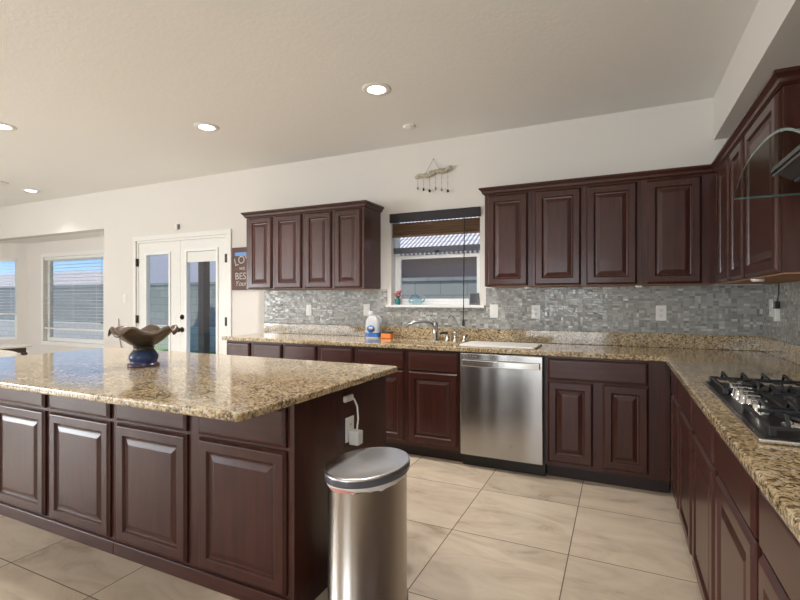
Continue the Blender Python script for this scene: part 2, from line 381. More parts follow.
    def rings(s, fr, u0, u1, v0, v1, steps):
        """nested rectangles (inset, height) -> raised panel; fr(u,v,n) maps to world"""
        vs = []; fs = []
        for ins, n in steps:
            a, b, c, d = u0 + ins, u1 - ins, v0 + ins, v1 - ins
            vs += [fr(a, c, n), fr(b, c, n), fr(b, d, n), fr(a, d, n)]
        for i in range(len(steps) - 1):
            for k in range(4):
                fs.append((i * 4 + k, i * 4 + (k + 1) % 4, (i + 1) * 4 + (k + 1) % 4, (i + 1) * 4 + k))
        m = len(steps) - 1
        fs.append((m * 4, m * 4 + 1, m * 4 + 2, m * 4 + 3)); fs.append((3, 2, 1, 0))
        return s.add(vs, fs)
    def build(s, name, mat, parent=None, local=False, bevel=0.0, seg=2, origin=None):
        me = bpy.data.meshes.new(name)
        V = [Vector(v) for v in s.v]
        o = bpy.data.objects.new(name, me)
        if parent is not None:
            o.parent = parent
            if not local:
                w = wpos(parent); V = [v - w for v in V]
        elif not local:
            if origin is None:
                xs = [v.x for v in V]; ys = [v.y for v in V]; zs = [v.z for v in V]
                origin = Vector(((min(xs) + max(xs)) / 2, (min(ys) + max(ys)) / 2, min(zs)))
            origin = Vector(origin); V = [v - origin for v in V]; o.location = origin
        me.from_pydata(V, [], s.f); me.polygons.foreach_set('use_smooth', s.sm)
        bm = bmesh.new(); bm.from_mesh(me)
        bmesh.ops.recalc_face_normals(bm, faces=bm.faces); bm.to_mesh(me); bm.free()
        me.materials.append(mat); me.update()
        if bevel:
            md = o.modifiers.new('edge', 'BEVEL'); md.width = bevel; md.segments = seg; md.limit_method = 'ANGLE'; md.angle_limit = math.radians(50)
        COL.objects.link(o); return o

def wpos(o):
    p = Vector((0, 0, 0))
    while o is not None: p = p + o.location; o = o.parent
    return p
def thing(name, label, cat, loc, group=None, rz=0.0):
    o = bpy.data.objects.new(name, None); o.location = loc; o.rotation_euler = (0, 0, rz); o.empty_display_size = 0.05
    COL.objects.link(o); return tag(o, label, cat, group)
def tag(o, label, cat, group=None):
    o['label'] = label; o['category'] = cat
    if group: o['group'] = group
    return o
def struct(o):
    o['kind'] = 'structure'; return o
def part_label(o, l): o['label'] = l; return o
def copy_tree(o, parent=None):
    c = o.copy(); COL.objects.link(c)
    if parent is not None: c.parent = parent
    for ch in list(o.children): copy_tree(ch, c)
    return c

YW = 4.08; XR = 0.92; ZC = 2.75
XL = -9.95; YR = -4.0
# ================================================================ room shell
b = MB().grid([XL - .15, -9.95, -6.3, XR + .15], [YR - .15, 4.08, 4.75], lambda x, y: y < 4.08 or x < -6.3, -0.1, 0.0)
o = struct(b.build('floor', M['floor'], origin=(0, 0, 0)))
struct(MB().box(XL - .15, XR + .15, YR - .15, YW + .15, ZC, ZC + .1).build('ceiling', M['ceil'], origin=(0, 0, 0)))
mapXZ = lambda u, w, h: (u, h, w)
mapYZ = lambda u, w, h: (h, u, w)
# back wall: nook opening, french door opening, kitchen window opening
DX0, DX1, DZ = -5.70, -4.11, 2.035
KX0, KX1, KZ0, KZ1 = -2.005, -1.125, 1.225, 2.095
def keep_back(x, z):
    if x < -6.37 and z < 2.245: return False
    if DX0 < x < DX1 and z < DZ: return False
    if KX0 < x < KX1 and KZ0 < z < KZ1: return False
    return True
struct(MB().grid([XL - .15, -6.37, DX0, DX1, KX0, KX1, XR + .15], [0, KZ0, DZ, KZ1, 2.245, ZC], keep_back, YW, YW + .15, mapXZ).build('wall_back', M['wall'], origin=(0, 0, 0)))
struct(MB().box(XR, XR + .15, YR - .15, YW, 0, ZC).build('wall_right', M['wall'], origin=(0, 0, 0)))
def keep_left(y, z): return not (-3.85 < y < -1.65 and 0.45 < z < 2.15)
struct(MB().grid([YR, -3.85, -1.65, YW], [0, .45, 2.15, ZC], keep_left, XL - .15, XL, mapYZ).build('wall_left', M['wall'], origin=(0, 0, 0)))
def keep_rear(x, z): return not ((-9.6 < x < -6.6 or -2.5 < x < -0.3) and 0.25 < z < 2.25)
struct(MB().grid([XL - .15, -9.6, -6.6, -2.5, -.3, XR + .15], [0, .25, 2.25, ZC], keep_rear, YR - .15, YR, mapXZ).build('wall_rear', M['wall'], origin=(0, 0, 0)))
# bulkhead over the right-hand cabinets
struct(MB().box(0.622, XR - .0005, YR, YW - .0005, 2.44, ZC - .0005).build('ceiling_soffit', M['wall'], origin=(0, 0, 0)))
# breakfast nook: shallow bay
NY = 4.60
NX0, NX1, NZ0, NZ1 = -8.76, -7.17, 0.585, 1.985
struct(MB().grid([-9.29, NX0, NX1, -6.95], [0, NZ0, NZ1, 2.245], lambda x, z: not (NX0 < x < NX1 and NZ0 < z < NZ1), NY, NY + .14, mapXZ).build('wall_nook', M['wall'], origin=(0, 0, 0)))
struct(MB().prism([(-6.95, NY), (-6.37, 4.23), (-6.22, 4.23), (-6.86, NY + .14), (-6.95, NY + .14)], 0, 2.245).build('wall_nook_right', M['wall'], origin=(0, 0, 0)))
struct(MB().prism([(-10.1, 4.23), (-10.1, 4.9), (-6.2, 4.9), (-6.2, 4.23)], 2.2455, 2.35).build('ceiling_nook', M['ceil'], origin=(0, 0, 0)))
# angled bay side: local frame along the wall
A0 = Vector((-9.29, NY, 0)); AD = Vector((-0.7071, -0.7071, 0)); AN = Vector((-0.7071, 0.7071, 0))
def mapA(u, w, h): p = A0 + AD * u + AN * h; return (p.x, p.y, w)
struct(MB().grid([0, .13, .80, 1.05], [0, NZ0, NZ1, 2.245], lambda u, z: not (.13 < u < .80 and NZ0 < z < NZ1), 0, .14, mapA).build('wall_nook_left', M['wall'], origin=(0, 0, 0)))
# kitchen window reveal lining is the wall itself; sill board
struct(MB().bbox(-2.045, -1.075, 4.035, 4.19, 1.200, 1.2245, .004).build('window_sill_trim_1', M['white']))

# ---------------- windows (structure)
def window(name, fr, u0, u1, z0, z1, fw, meet=None, dp=.055):
    """white vinyl window unit; fr(u,z,h) h = depth outward"""
    root = bpy.data.objects.new(name, None); COL.objects.link(root); struct(root); root['label'] = 'white framed window'
    p = fr((u0 + u1) / 2, z0, 0.05); root.location = p
    e = 0.0008
    cells_u = [u0 + e, u0 + fw, u1 - fw, u1 - e]
    ws = [z0 + e, z0 + fw, z1 - fw, z1 - e]
    MB().grid(cells_u, ws, lambda u, w: not (u0 + fw < u < u1 - fw and z0 + fw < w < z1 - fw), dp, dp + .055, fr).build('window_frame', M['vinyl'], root)
    if meet:
        MB().grid([u0 + fw, u1 - fw], [meet - .03, meet + .03], lambda u, w: True, .05, .11, fr).build('meeting_rail', M['vinyl'], root)
    MB().grid([u0 + fw - .004, u1 - fw + .004], [z0 + fw - .004, z1 - fw + .004], lambda u, w: True, dp + .027, dp + .031, fr).build('pane', M['glass'], root)
    return root
frB = lambda u, z, h: (u, YW + h, z)
frN = lambda u, z, h: (u, NY + h, z)
frA = mapA
wk = window('window_1', frB, KX0, KX1, KZ0, KZ1, .03, dp=.09)
# kitchen sash: dark meeting rail with a lock, lower sash frame
MB().grid([KX0 + .001, KX1 - .001], [1.722, 1.776], lambda u, w: True, .05, .0895, frB).build('meeting_rail', M['dgrey'], wk)
MB().lathe([(0, -.016), (.02, -.012), (.02, .006), (0, .012)], (-1.55, YW + .042, 1.728), 12, 1, .6).build('sash_lock', M['blackp'], wk)
MB().grid([KX0 + .031, KX0 + .058, KX1 - .055, KX1 - .031], [KZ0 + .031, KZ0 + .058, 1.668, 1.70], lambda u, w: not (KX0 + .058 < u < KX1 - .055 and KZ0 + .058 < w < 1.668), .092, .112, frB).build('lower_sash', M['vinyl'], wk)
wn2 = window('window_2', frN, NX0, NX1, NZ0, NZ1, .06)
MB().grid([NX0 - .06, NX0, NX1, NX1 + .06], [NZ0 - .06, NZ0, NZ1, NZ1 + .06], lambda u, w: not (NX0 < u < NX1 and NZ0 < w < NZ1), -.015, -.0005, frN).build('window_casing', M['white'], wn2)
wn3 = window('window_3', frA, .13, .80, NZ0, NZ1, .05)
# rear/side windows of the family room (behind the camera)
def rear_win(name, fr, u0, u1, z0, z1):
    root = bpy.data.objects.new(name, None); COL.objects.link(root); struct(root); root.location = fr((u0 + u1) / 2, z0, 0.05)
    m = (u0 + u1) / 2
    MB().grid([u0 + .001, u0 + .06, m - .03, m + .03, u1 - .06, u1 - .001], [z0 + .001, z0 + .06, z1 - .06, z1 - .001],
              lambda u, w: not ((u0 + .06 < u < m - .03 or m + .03 < u < u1 - .06) and z0 + .06 < w < z1 - .06), .05, .11, fr).build('window_frame', M['vinyl'], root)
    MB().grid([u0 + .055, u1 - .055], [z0 + .055, z1 - .055], lambda u, w: True, .08, .084, fr).build('pane', M['glass'], root)
rear_win('window_4', lambda u, z, h: (u, YR - h, z), -9.6, -6.6, .25, 2.25)
rear_win('window_5', lambda u, z, h: (u, YR - h, z), -2.5, -.3, .25, 2.25)
rear_win('window_6', lambda u, z, h: (XL - h, u, z), -3.85, -1.65, .45, 2.15)

# ---------------- blinds
def blind(label, fr, u0, u1, ztop, zbot, n, cat='window blind'):
    t = thing('window_blind', label, cat, fr((u0 + u1) / 2, zbot, .02))
    MB().grid([u0, u1], [ztop - .045, ztop], lambda u, w: True, .002, .05, fr).build('head_rail', M['slat'], t)
    s = MB()
    for k in range(n):
        z = ztop - .075 - (ztop - .075 - zbot - .05) * k / (n - 1)
        vs = [fr(u, z + dz, h) for u in (u0 + .006, u1 - .006) for h, dz in ((.004, -.003), (.029, .0012), (.052, -.003))]
        vs2 = [(x, y, zz - .0025) for x, y, zz in vs]
        s.add(vs + vs2, [(0, 1, 4, 3), (1, 2, 5, 4), (6, 9, 10, 7), (7, 10, 11, 8), (0, 3, 9, 6), (2, 8, 11, 5), (0, 6, 7, 1), (1, 7, 8, 2), (3, 4, 10, 9), (4, 5, 11, 10)])
    s.build('slats', M['slat'], t)
    MB().grid([u0 + .004, u1 - .004], [zbot, zbot + .026], lambda u, w: True, .004, .052, fr).build('bottom_rail', M['slat'], t)
    for f in (.12, .5, .88):
        u = u0 + (u1 - u0) * f
        MB().tube([fr(u, ztop - .04, .003), fr(u, zbot + .01, .003)], .0016, 6).build('ladder_cord', M['slat'], t)
    return t
bl = blind('white horizontal blind lowered almost fully over the nook window facing the room', frN, NX0 + .004, NX1 - .004, NZ1 - .003, .785, 21)
MB().tube([frN(NX1 - .06, NZ1 - .04, -.004), frN(NX1 - .06, .93, -.004)], .0025, 6).lathe([(0, .90), (.012, .905), (.007, .94), (0, .945)], frN(NX1 - .06, 0, -.004), 8).build('pull_cord', M['grey'], bl)
bl2 = blind('white horizontal blind on the angled nook window by the left wall', frA, .134, .796, NZ1 - .003, 1.02, 17)
# kitchen window blind: dark valance and a few brown slats, long wand
kb = thing('window_blind', 'dark brown valance and raised blind over the sink window', 'window blind', (-1.56, YW + .02, 1.93))
MB().bbox(-2.012, -1.118, 4.052, 4.079, 2.012, 2.098, .004).build('valance', M['dslat'], kb)
s = MB()
for k in range(5):
    z = 2.005 - k * .024
    s.add([(x, y, zz) for x in (KX0 + .006, KX1 - .006) for (y, zz) in ((4.084, z), (4.108, z - .021), (4.110, z - .019), (4.086, z + .002))], [(0, 1, 5, 4), (2, 3, 7, 6), (1, 2, 6, 5), (3, 0, 4, 7), (0, 3, 2, 1), (4, 5, 6, 7)])
s.build('slats', M['bslat'], kb)
MB().box(KX0 + .006, KX1 - .006, 4.085, 4.109, 1.872, 1.888).build('bottom_rail', M['bslat'], kb)
MB().tube([(-1.263, 4.066, 2.02), (-1.263, 4.045, 1.6), (-1.263, 4.03, 1.10)], .0045, 6).lathe([(.004, 1.10), (.013, 1.075), (.011, 1.04), (0, 1.035)], (-1.263, 4.03, 0), 8).build('wand', M['blackp'], kb)

# ---------------- french doors (structure)
door = bpy.data.objects.new('door_1', None); COL.objects.link(door); door.location = ((DX0 + DX1) / 2, YW, 0); struct(door)
door['label'] = 'pair of white glazed french doors'
cas = MB().grid([DX0 - .055, DX0, DX1, DX1 + .055], [0.001, DZ, DZ + .055], lambda u, w: not (DX0 < u < DX1 and w < DZ), -.018, -.0005, frB)
cas.build('door_casing', M['white'], door)
MB().grid([DX0 + .0008, DX0 + .03, DX1 - .03, DX1 - .0008], [0.001, DZ - .03, DZ - .0008], lambda u, w: not (DX0 + .03 < u < DX1 - .03 and w < DZ - .03), .0, .14, frB).build('door_jamb', M['white'], door)
L0, L1, R0, R1 = DX0 + .033, (DX0 + DX1) / 2 - .002, (DX0 + DX1) / 2 + .002, DX1 - .033
DT = DZ - .033
def leaf(u0, u1, g0, g1, gz0, gz1):
    lf = MB().grid([u0, g0, g1, u1], [.012, gz0, gz1, DT], lambda u, w: not (g0 < u < g1 and gz0 < w < gz1), .006, .05, frB).build('door_leaf', M['white'], door)
    MB().grid([g0 - .03, g0, g1, g1 + .03], [gz0 - .03, gz0, gz1, gz1 + .03], lambda u, w: not (g0 < u < g1 and gz0 < w < gz1), -.006, .0055, frB).build('glazing_bead', M['vinyl'], lf)
    MB().grid([g0 + .001, g1 - .001], [gz0 + .001, gz1 - .001], lambda u, w: True, .026, .031, frB).build('pane', M['glass'], lf)
    return lf
lfL = leaf(L0, L1, -5.51, -5.10, .24, 1.845)
lfR = leaf(R0, R1, -4.785, -4.30, .24, 1.86)
MB().grid([-4.783, -4.302], [1.73, 1.855], lambda u, w: True, .006, .022, frB).build('raised_blind', M['slat'], lfR)
for z in (1.755, 1.02, .25):
    MB().bbox(DX0 + .004, DX0 + .034, 4.057, 4.085, z - .05, z + .05, .003).build('hinge', M['bronze'], door)
    MB().bbox(DX1 - .034, DX1 - .004, 4.057, 4.085, z - .05, z + .05, .003).build('hinge', M['bronze'], door)
rx = Matrix.Rotation(PI / 2, 4, 'X')
MB().lathe([(0, 0), (.032, 0), (.03, .012), (.014, .016), (.014, .028), (0, .03)], (-4.868, YW + .006, 1.06), 20, mtx=rx).build('deadbolt', M['bronze'], door)
MB().lathe([(0, 0), (.033, 0), (.031, .010), (.012, .014), (.012, .035), (.024, .042), (.030, .055), (.024, .068), (0, .072)], (-4.870, YW + .006, .905), 20, mtx=rx).build('door_knob', M['bronze'], door)

# ---------------- wall tile
TZ0, TZ1 = 1.0155, 1.375
def keep_t(x, z): return not (-2.05 < x < -1.07 and z > 1.199)
struct(MB().grid([-3.567, -2.05, -1.07, XR - .009], [TZ0, 1.199, TZ1], keep_t, YW - .009, YW - .0005, mapXZ).build('wall_tile_back', M['mosX'], origin=(0, 0, 0)))
struct(MB().box(XR - .009, XR - .0005, -.9, YW - .0005, TZ0, 1.69).build('wall_tile_right', M['mosY'], origin=(0, 0, 0)))

# ================================================================ cabinetry
frBack = lambda Y: (lambda u, v, n: (u, Y - n, v))
frRight = lambda X: (lambda u, v, n: (X - n, u, v))
DOOR = [(0, 0), (0, .009), (.004, .012), (.011, .019), (.014, .020), (.052, .020), (.056, .016), (.061, .009), (.069, .008), (.073, .010), (.094, .0165), (.097, .017)]
SLAB = [(0, 0), (0, .011), (.004, .014), (.014, .019), (.018, .0195)]
def add_door(t, fr, u0, u1, v0, v1, steps=DOOR, name='door'):
    return MB().rings(fr, u0, u1, v0, v1, steps).build(name, M['wood'] if name == 'door' else M['woodh'], t)

def base_cab(label, axis, face, back, u0, u1, doors, drawers, false_front=False, group=None, z1=.8745, kick=True, kz=.10, hollow=False, dz=(.13, .699), wz=(.709, .858)):
    """axis 'x' runs along X facing -Y at Y=face; axis 'y' runs along Y facing -X at X=face"""
    g = .0007
    if axis == 'x':
        t = thing('base_cabinet', label, 'cabinet', ((u0 + u1) / 2, (face + back) / 2, 0), group)
        (MB().grid([u0 + g, u0 + .02, u1 - .02, u1 - g], [face, face + .022, back - .02, back - .002], lambda u, w: not (u0 + .02 < u < u1 - .02 and face + .022 < w < back - .02), kz, z1).box(u0 + .0205, u1 - .0205, face + .0225, back - .0205, kz, kz + .015) if hollow else MB().box(u0 + g, u1 - g, face, back - .002, kz, z1)).build('cabinet_body', M['wood'], t)
        if kick: MB().box(u0 + g, u1 - g, face + .07, back - .002, 0.0005, kz - .0005).build('toe_kick', M['kick'], t)
        fr = frBack(face - .0005)
    else:
        t = thing('base_cabinet', label, 'cabinet', ((face + back) / 2, (u0 + u1) / 2, 0), group)
        MB().box(face, back - .002, u0 + g, u1 - g, kz, z1).build('cabinet_body', M['wood'], t)
        if kick: MB().box(face + .04, back - .002, u0 + g, u1 - g, 0.0005, kz - .0005).build('toe_kick', M['kick'], t)
        fr = frRight(face - .0005)
    for a, c in doors: add_door(t, fr, a, c, dz[0], dz[1])
    for a, c in drawers: add_door(t, fr, a, c, wz[0], wz[1], SLAB, 'false_front' if false_front else 'drawer')
    return t
FY = 3.465; FX = .302
g1 = 'base cabinets along the window wall'
base_cab('dark cherry base cabinet at the far end of the window wall, nearest the french doors', 'x', FY, YW, -3.51, -2.805, [(-3.50, -3.206), (-3.169, -2.823)], [(-3.50, -3.206), (-3.169, -2.823)], group=g1)
base_cab('dark cherry base cabinet below the detergent, second from the french doors', 'x', FY, YW, -2.805, -2.03, [(-2.788, -2.440), (-2.392, -2.065)], [(-2.788, -2.440), (-2.392, -2.065)], group=g1)
base_cab('dark cherry sink cabinet under the faucet, left of the dishwasher', 'x', FY, YW, -2.03, -1.108, [(-2.006, -1.582), (-1.542, -1.128)], [(-2.006, -1.582), (-1.542, -1.128)], True, group=g1, hollow=True)
base_cab('dark cherry corner base cabinet with one wide drawer over two doors, right of the dishwasher', 'x', FY, YW, -.478, .2935, [(-.462, -.165), (-.105, .172)], [(-.462, .169)], group=g1)
g2 = 'base cabinets along the cooktop wall'
base_cab('narrow dark cherry base cabinet in the corner of the cooktop wall', 'y', FX, XR, 2.90, 3.464, [(2.93, 3.29)], [(2.93, 3.29)], group=g2)
base_cab('dark cherry base cabinet between the corner and the cooktop', 'y', FX, XR, 2.395, 2.90, [(2.43, 2.86)], [(2.43, 2.86)], group=g2)
base_cab('wide dark cherry base cabinet with two doors directly below the cooktop', 'y', FX, XR, 1.33, 2.395, [(1.355, 1.835), (1.880, 2.365)], [(1.355, 1.835), (1.880, 2.365)], group=g2)
base_cab('dark cherry base cabinet nearest the viewer on the cooktop wall', 'y', FX, XR, .50, 1.33, [(.93, 1.305), (.53, .89)], [(.53, 1.305)], group=g2)
base_cab('dark cherry base cabinet at the near end of the cooktop wall run', 'y', FX, XR, -.78, .50, [(.00, .47), (-.75, -.04)], [(-.75, .47)], group=g2)

# island
IY0, IY1 = 1.52, 2.318
g3 = 'island base cabinets'
ia = base_cab('island base cabinet on the left, under the pedestal bowl end of the granite', 'x', IY0, IY1, -3.45, -2.283, [(-3.37, -2.866), (-2.819, -2.31)], [(-3.37, -2.866), (-2.819, -2.31)], group=g3, kick=False, kz=.0005, dz=(.080, .660), wz=(.675, .835))
ib = base_cab('island base cabinet on the right, beside the steel trash can', 'x', IY0, IY1, -2.283, -1.19, [(-2.256, -1.77), (-1.695, -1.212)], [(-2.256, -1.77), (-1.695, -1.212)], group=g3, kick=False, kz=.0005, dz=(.080, .660), wz=(.675, .835))
MB().box(-1.1895, -1.170, IY0 - .012, IY1 - .002, .0005, .8745).build('end_panel', M['wood'], ib)
MB().bbox(-3.45, -2.2835, IY0 - .011, IY0 - .0008, .0005, .066, .003).build('base_trim', M['woodh'], ia)
MB().bbox(-2.2825, -1.19, IY0 - .011, IY0 - .0008, .0005, .066, .003).build('base_trim', M['woodh'], ib)

# island worktop with clipped, rounded edge
def round_poly(pts, r, n=6):
    out = []; m = len(pts)
    for i in range(m):
        p, a, c = Vector(pts[i]), Vector(pts[i - 1]), Vector(pts[(i + 1) % m])
        d0 = (a - p).normalized(); d1 = (c - p).normalized()
        for k in range(n + 1):
            f = k / n; q0 = p + d0 * r * (1 - f); q1 = p + d1 * r * f
            q = (p + d0 * r) * (1 - f) ** 2 + 2 * p * f * (1 - f) + (p + d1 * r) * f * f
            out.append((q.x, q.y))
    return out
wt = MB().prism(round_poly([(-3.55, 1.14), (-1.105, 1.14), (-1.10, 2.335), (-3.55, 2.335)], .03), .875, .907).build('island_worktop', M['granite'], bevel=.009, seg=4)
tag(wt, 'glossy tan speckled granite worktop on the island', 'countertop')

# perimeter worktop with sink cut-out
SX0, SX1, SY0, SY1 = -1.80, -1.16, 3.545, 3.85
def keep_c(x, y):
    if SX0 < x < SX1 and SY0 < y < SY1: return False
    return y > 3.435 or x > .262
wc = MB().grid([-3.55, SX0, SX1, .262, XR - .0008], [-.80, 3.435, SY0, SY1, YW - .0008], keep_c, .875, .910).build('countertop', M['granite'], bevel=.007, seg=3)
tag(wc, 'tan speckled granite worktop turning the corner under the window and cooktop', 'countertop')
sp = MB().grid([-3.567, XR - .021, XR - .0008], [-.80, YW - .021, YW - .0008], lambda x, y: y > YW - .021 or x > XR - .021, .9103, 1.015).build('granite_upstand', M['granite'], bevel=.003)
tag(sp, 'low granite upstand along the back of the worktop, below the mosaic tiles', 'backsplash')
# sink
sk = thing('kitchen_sink', 'pale undermount sink set into the granite below the window', 'sink', ((SX0 + SX1) / 2, (SY0 + SY1) / 2, .70))
def bowl_mb(x0, x1, y0, y1, z0, z1, th):
    return MB().add([(x, y, z) for (x, y, z) in [(x0, y0, z1), (x1, y0, z1), (x1, y1, z1), (x0, y1, z1), (x0 + th, y0 + th, z1), (x1 - th, y0 + th, z1), (x1 - th, y1 - th, z1), (x0 + th, y1 - th, z1),
        (x0 + th, y0 + th, z0 + th), (x1 - th, y0 + th, z0 + th), (x1 - th, y1 - th, z0 + th), (x0 + th, y1 - th, z0 + th), (x0, y0, z0), (x1, y0, z0), (x1, y1, z0), (x0, y1, z0)]],
        [(0, 1, 5, 4), (1, 2, 6, 5), (2, 3, 7, 6), (3, 0, 4, 7), (4, 5, 9, 8), (5, 6, 10, 9), (6, 7, 11, 10), (7, 4, 8, 11), (8, 9, 10, 11), (0, 12, 13, 1), (1, 13, 14, 2), (2, 14, 15, 3), (3, 15, 12, 0), (12, 15, 14, 13)])
bowl_mb(SX0 - .012, SX1 + .012, SY0 - .012, SY1 + .012, .70, .8745, .013).build('basin', M['sink'], sk)
MB().lathe([(0, .7125), (.04, .7125), (.04, .716), (.03, .716), (0, .714)], ((SX0 + SX1) / 2, (SY0 + SY1) / 2, 0), 20).build('drain', M['chrome'], sk)

# ---------------- upper cabinets
UZ0, UZ1 = 1.38, 2.122
UY = 3.75; UX = .59
def upper(label, axis, u0, u1, doors, group, puck=None):
    g = .0007
    if axis == 'x':
        t = thing('upper_cabinet', label, 'cabinet', ((u0 + u1) / 2, (UY + YW) / 2, UZ0), group)
        MB().box(u0 + g, u1 - g, UY, YW - .002, UZ0, UZ1).build('cabinet_body', M['wood'], t)
        MB().box(u0 + .004, u1 - .004, UY + .012, YW - .012, UZ0 - .003, UZ0 - .0002).build('underside', M['rawwood'], t)
        fr = frBack(UY - .0005)
    else:
        t = thing('upper_cabinet', label, 'cabinet', ((UX + XR) / 2, (u0 + u1) / 2, UZ0), group)
        MB().box(UX, XR - .002, u0 + g, u1 - g, UZ0, UZ1).build('cabinet_body', M['wood'], t)
        MB().box(UX + .006, XR - .012, u0 + .004, u1 - .004, UZ0 - .006, UZ0 - .0002).build('underside', M['rawwood'], t)
        fr = frRight(UX - .0005)
    for a, c in doors: add_door(t, fr, a, c, UZ0 + .005, UZ1 - .010)
    return t
ga = 'upper cabinets left of the window'
upper('two-door dark cherry upper cabinet at far left, beside the wooden sign', 'x', -3.525, -2.795, [(-3.487, -3.183), (-3.145, -2.815)], ga)
upper('two-door dark cherry upper cabinet just left of the sink window', 'x', -2.795, -2.119, [(-2.776, -2.470), (-2.435, -2.148)], ga)
gb = 'upper cabinets right of the window'
upper('single-door dark cherry upper cabinet just right of the sink window', 'x', -.995, -.625, [(-.971, -.650)], gb)
upper('double-door dark cherry upper cabinet above the dishwasher, between two single-door cabinets', 'x', -.625, .143, [(-.596, -.262), (-.226, .112)], gb)
upper('dark cherry corner upper cabinet facing the room beside the right wall', 'x', .143, .589, [(.172, .503)], gb)
gc = 'upper cabinets on the cooktop wall'
upper('narrow dark cherry upper cabinet tight in the corner of the cooktop wall', 'y', 3.275, 3.748, [(3.303, 3.600)], gc)
upper('narrow dark cherry upper cabinet second from the corner on the cooktop wall', 'y', 2.92, 3.275, [(2.953, 3.247)], gc)
upper('tall wide-door dark cherry upper cabinet right beside the range hood', 'y', 2.335, 2.92, [(2.362, 2.888)], gc)

def crown(path, label, closed_ends=True):
    """path: list of (x,y) with room on the right-hand normal; profile outwards/up"""
    prof = [(-.012, 2.1225), (.008, 2.1225), (.012, 2.128), (.018, 2.132), (.022, 2.146), (.034, 2.159), (.040, 2.163), (.040, 2.176), (-.012, 2.176)]
    pts = [Vector((*p, 0)) for p in path]; n = len(pts); mv = []
    for i in range(n):
        ds = []
        if i > 0: ds.append((pts[i] - pts[i - 1]).normalized())
        if i < n - 1: ds.append((pts[i + 1] - pts[i]).normalized())
        ns = [Vector((d.y, -d.x, 0)) for d in ds]
        if len(ns) == 2: m = (ns[0] + ns[1]) / (1 + ns[0].dot(ns[1]))
        else: m = ns[0]
        mv.append(m)
    vs = []; k = len(prof)
    for i in range(n):
        for o_, z in prof:
            p = pts[i] + mv[i] * o_; vs.append((p.x, p.y, z))
    fs = [(i * k + j, i * k + (j + 1) % k, (i + 1) * k + (j + 1) % k, (i + 1) * k + j) for i in range(n - 1) for j in range(k)]
    fs += [tuple(range(k)), tuple((n - 1) * k + j for j in range(k))[::-1]]
    o = MB().add(vs, fs).build('crown_molding', M['woodh']); return tag(o, label, 'molding', 'cabinet crown moldings')
crown([(-3.525, YW - .004), (-3.525, UY), (-2.119, UY), (-2.119, YW - .004)][0:4], 'dark cherry crown molding along the top of the cabinets left of the window')
crown([(-.995, YW - .004), (-.995, UY), (UX, UY), (UX, 2.335), (XR - .004, 2.335)], 'dark cherry crown molding along the cabinets turning the right-hand corner')

# under-cabinet lights
for i, (x, y, lb) in enumerate([(-3.30, 3.80, 'small white under-cabinet light above the plain switch plate at far left'), (-.66, 3.80, 'small white under-cabinet light just right of the sink window'),
                                (.13, 3.80, 'small white under-cabinet light above the outlet left of the corner'), (.62, 2.86, 'small white under-cabinet light under the cabinets on the cooktop wall')]):
    o = MB().lathe([(0, -.013), (.022, -.013), (.03, -.004), (.03, 0), (0, 0)], (x, y, 1.3735 if x < .5 else 1.3735), 16).build('under_cabinet_light', M['plastic'])
    tag(o, lb, 'light', 'under-cabinet lights')

# ================================================================ dishwasher
dw = thing('dishwasher', 'stainless steel dishwasher between the sink cabinet and the corner cabinet', 'dishwasher', (-.793, 3.75, 0))
MB().box(-1.106, -.480, 3.475, YW - .005, .088, .872).build('tub_body', M['blackp'], dw)
MB().bbox(-1.100, -.492, 3.432, 3.474, .098, .868, .006).build('front_door', M['steel'], dw)
MB().box(-1.10, -.485, 3.50, 3.56, .0005, .087).build('toe_kick', M['blackp'], dw)
hb = MB(); n = 14; prof = []
for i in range(n + 1):
    f = i / n; x = -1.083 + .572 * f; y = 3.412 - .024 * math.sin(PI * f); prof.append((x, y))
vs = []
for x, y in prof: vs += [(x, y, .772), (x, y, .820), (x, y + .013, .820), (x, y + .013, .772)]
fs = [(i * 4 + j, i * 4 + (j + 1) % 4, i * 4 + 4 + (j + 1) % 4, i * 4 + 4 + j) for i in range(n) for j in range(4)] + [(0, 1, 2, 3), (n * 4 + 3, n * 4 + 2, n * 4 + 1, n * 4)]
hb.add(vs, fs, False)
hb.build('handle', M['steelh'], dw, bevel=.004)
# printed controls on the top edge and the little swirl mark low on the door
lg = MB()
lg.tube([(-.715 + .020 * math.cos(a) * (1 - .03 * a), 3.4312, .205 + .009 * math.sin(a)) for a in [i * .4 for i in range(14)]], .0016, 6)
lg.build('swirl_mark', M['grey'], dw)
ct = MB()
for i in range(5): ct.box(-1.075 + i * .022, -1.062 + i * .022, 3.4312, 3.4318, .842, .850)
ct.build('control_marks', M['grey'], dw)

# ================================================================ cooktop
CY0, CY1, CX0, CX1 = 1.448, 2.372, .316, .855
ck = thing('gas_cooktop', 'black and stainless five-burner gas cooktop on the right-hand worktop', 'cooktop', ((CX0 + CX1) / 2, (CY0 + CY1) / 2, .9105))
MB().bbox(CX0, CX1, CY0, CY1, .9108, .9225, .004).build('steel_tray', M['steelh'], ck)
MB().bbox(CX0 + .016, CX1 - .016, CY0 + .016, CY1 - .016, .9228, .9245, .0006).build('spill_plate', M['black'], ck)
burn = [(.46, 1.62, .040), (.72, 1.62, .034), (.63, 1.91, .055), (.46, 2.20, .034), (.72, 2.20, .040)]
for x, y, r in burn:
    bo = MB().lathe([(r * 1.35, .9247), (r * 1.35, .930), (r, .934), (r, .943), (0, .943)], (x, y, 0), 24).build('burner', M['nickel'], ck)
    MB().lathe([(0, .9432), (r * 1.05, .9432), (r * 1.05, .950), (r * .9, .953), (0, .953)], (x, y, 0), 24).build('burner_cap', M['iron'], bo)
